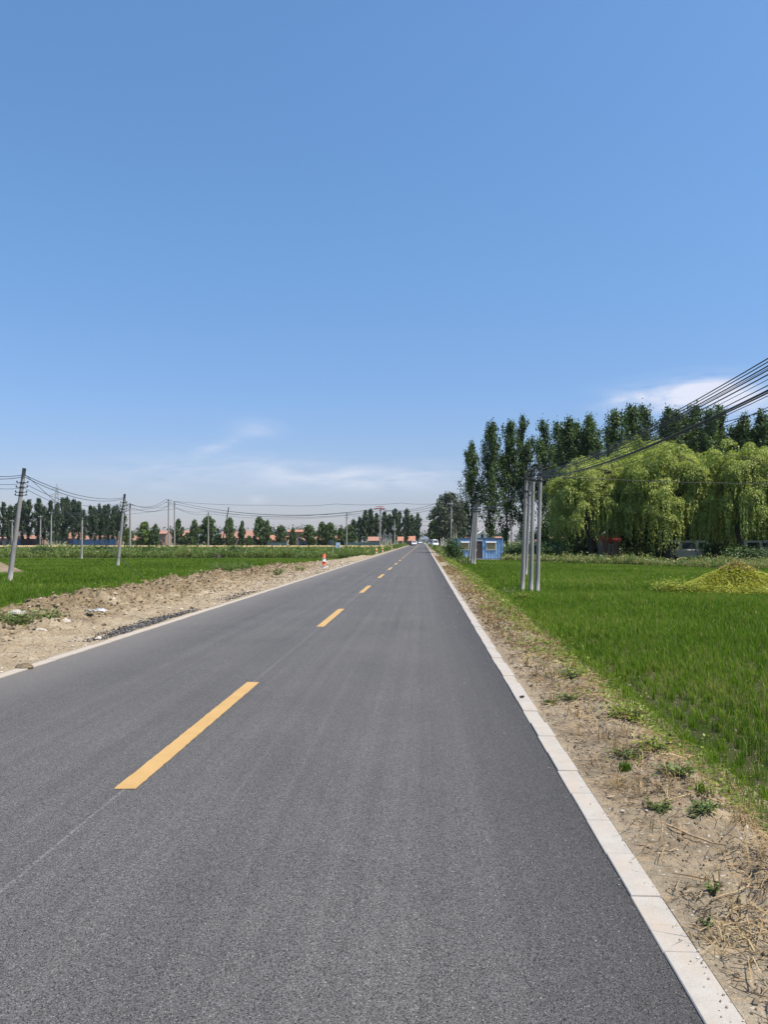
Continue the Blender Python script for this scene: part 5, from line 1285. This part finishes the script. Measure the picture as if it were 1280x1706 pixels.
for i, (x, y, r, h, ns, lab) in enumerate([(24, 1040, .55, .22, 50, 'spreading green weed at the frame edge below the pale slab stone'), (76, 1038, .45, .24, 40, 'green weed between the slab stone and the low ridge'), (462, 958, .5, .3, 30, 'grey-green weed near the white litter on the shoulder'), (500, 952, .5, .35, 30, 'grey-green weed left of the stout bollard')]):
    p = on_l(x, y); rosette('broadleaf_weed', p, r, h, ns, 740 + i, 'weed', lab, 'weeds on the left shoulder', .11)
def tuft(name, p, n, h, w, spread, mat, seed, label, cat, lean=.6, tlo=.2, thi=.7):
    rg = np.random.RandomState(seed); P = rg.normal(0, spread, (n, 3)); P[:, 2] = -.01; V, Fc = blades(P, h * rg.uniform(.5, 1.1, n), w * rg.uniform(.6, 1.3, n), rg, lean, .7)
    return tag(link(name, np_mesh(name, V, Fc, M[mat], np.repeat(rg.uniform(tlo, thi, n), 2)), None, p), label, cat)
tuft('grass_tuft', on_r(1043, 1283), 160, .085, .004, .022, 'rice', 1, 'small dense dark green grass tuft in the bare soil', 'grass tuft', .5, 0, .35)
tuft('grass_tuft', on_r(1170, 1318), 60, .10, .005, .03, 'rice', 2, 'sparse green grass tuft at the top of the slope', 'grass tuft', .5, .1, .5)
tuft('dry_tuft', on_r(1196, 1560), 34, .085, .006, .05, 'drygrass', 3, 'pale straw tuft fanning out near the lower corner', 'dry tuft', 2.0, .5, 1)
tuft('dry_tuft', on_r(1240, 1585), 30, .08, .006, .06, 'drygrass', 4, 'bleached dry tuft beside the fanning one at the frame edge', 'dry tuft', 2.0, .5, 1)
tuft('dry_tuft', on_r(1030, 1310), 60, .10, .004, .05, 'drygrass', 5, 'flattened brown dry tuft below the dark grass tuft', 'dry tuft', 1.6, .3, .8)
tuft('dry_tuft', on_r(965, 1150), 60, .10, .004, .06, 'drygrass', 6, 'orange dry tuft curling above the black lump', 'dry tuft', 1.6, .2, .6)
tuft('tall_grass', on_l(372, 962), 260, 1.15, .035, .42, 'reed', 7, 'tall arching grass clump at the paddy end of the dirt ridge', 'tall grass', 1.0, .1, .6)
tuft('tall_grass', on_l(405, 952), 160, .9, .035, .35, 'reed', 8, 'second arching grass clump behind the taller one on the ridge end', 'tall grass', 1.0, .1, .6)

# stones, litter and sticks
def stone(name, p, s, mat, seed, label, cat, flat=.7, rz=0):
    o = MB().rock((0, 0, 0), s, s * .75, s * flat, seed).build(name, M[mat], None, p + Vector((0, 0, s * flat * .12))); o.rotation_euler.z = rz
    return tag(o, label, cat)
stone('black_lump', on_r(963, 1180), .036, 'asph_black', 1, 'black lump of asphalt lying on the near verge', 'lump', .9)
stone('black_lump', Vector((1.05, 8.4, .03)), .03, 'asph_black', 2, 'small black crumb sitting on the clean kerb', 'lump', .5)
stone('pale_stone', on_l(27, 1026) + Vector((0, 0, .05)), .26, 'palerock', 3, 'large pale slab stone leaning on the ridge at the frame edge', 'stone', .28, -.5)
stone('pale_stone', on_l(87, 1000), .15, 'palerock', 4, 'white stone perched on the crest of the dirt ridge', 'stone', .6)
stone('pale_stone', on_l(105, 1037), .17, 'palerock', 5, 'flat cream stone at the foot of the dirt ridge', 'stone', .5)
stone('pale_stone', on_l(66, 1052), .15, 'palerock', 6, 'cream stone right below the green weed', 'stone', .4)
stone('pale_stone', on_l(111, 1002), .14, 'palerock', 7, 'dull grey stone on the ridge just right of the white one', 'stone', .7)
stone('dark_clod', on_l(40, 1112), .13, 'heap', 8, 'dark clod lying near the far kerb', 'clod', .5)
stone('pale_stone', on_r(1049, 1142), .035, 'palerock', 9, 'small white stone at the margin of the rice', 'stone', .6)
def litter(p, s, seed, label):
    rg = np.random.RandomState(seed); n = 9; vs = []; fs = []
    for j in range(n):
        for i in range(n):
            x, y = (i / (n - 1) - .5), (j / (n - 1) - .5)
            vs.append((s * (x + .12 * rg.randn() * .5), s * .7 * (y + .12 * rg.randn() * .5), s * (.16 * abs(rg.randn()) * (1 - 1.2 * max(abs(x), abs(y))) + .02)))
    for j in range(n - 1):
        for i in range(n - 1): fs.append((j * n + i, j * n + i + 1, (j + 1) * n + i + 1, (j + 1) * n + i))
    o = MB().add(vs, fs).build('plastic_sheet', M['plastic'], None, p); so = o.modifiers.new('thick', 'SOLIDIFY'); so.thickness = .006
    return tag(o, label, 'litter')
litter(on_l(162, 1019), .42, 1, 'crumpled white plastic sheet against the dirt ridge')
litter(on_l(466, 945), .35, 2, 'white scrap of litter on the shoulder left of the bollard')
for i, (a, b, r, mt, lab) in enumerate([((1112, 1378), (1210, 1420), .009, 'stick', 'thick pale dry reed stalk lying across the bare soil'), ((1156, 1268), (1215, 1320), .006, 'stick', 'straw coloured stalk on the slope edge near the rice'),
        ((1014, 1196), (1062, 1198), .006, 'stick', 'pale stalk lying over the bright creeping weed'), ((1058, 1290), (1118, 1330), .005, 'darkstick', 'dark twig below the flat green weed'),
        ((1190, 1500), (1278, 1478), .006, 'stick', 'tan stalk lying level in the straw litter'), ((1002, 1226), (1034, 1242), .005, 'darkstick', 'short dark twig above the flat green weed'),
        ((1205, 1548), (1279, 1537), .005, 'stick', 'pale stalk crossing the fanning dry tuft'), ((1090, 1422), (1125, 1423), .005, 'darkstick', 'black twig lying near the kerb'),
        ((1150, 1545), (1202, 1560), .004, 'stick', 'thin straw stalk pointing at the dry tuft')]):
    p, q = on_r(*a), on_r(*b); m = (p + q) / 2; k = 5; rg = random.Random(i)
    pts = [p.lerp(q, j / k) for j in range(k + 1)]; pts = [Vector((v.x + rg.uniform(-.006, .006), v.y + rg.uniform(-.01, .01), max(v.z, float(surf_r(v.x, v.y))) + .012 + .006 * (j % 2))) for j, v in enumerate(pts)]
    tag(MB().tube([v - m for v in pts], [r * .7, r * .7, r * .66, r * .6, r * .5, r * .35], 6).build('dry_stalk', M[mt], None, m, True), lab, 'stalk')

# ------------------------------------------------------------------ thin summer haze
hm = bpy.data.materials.new('haze'); hm.use_nodes = True; ht = hm.node_tree; ht.nodes.clear()
hv = N(ht, 'ShaderNodeVolumePrincipled'); hv.inputs['Color'].default_value = (.86, .90, 1.0, 1); hv.inputs['Density'].default_value = .00007; hv.inputs['Anisotropy'].default_value = .2
L(ht, hv.outputs[0], N(ht, 'ShaderNodeOutputMaterial').inputs['Volume'])
tag(MB().box(-2650, 2650, -80, 4250, FZ - 1.2, 72).build('haze', hm), 'thin bluish summer haze over the fields and village', 'haze', kind='stuff')
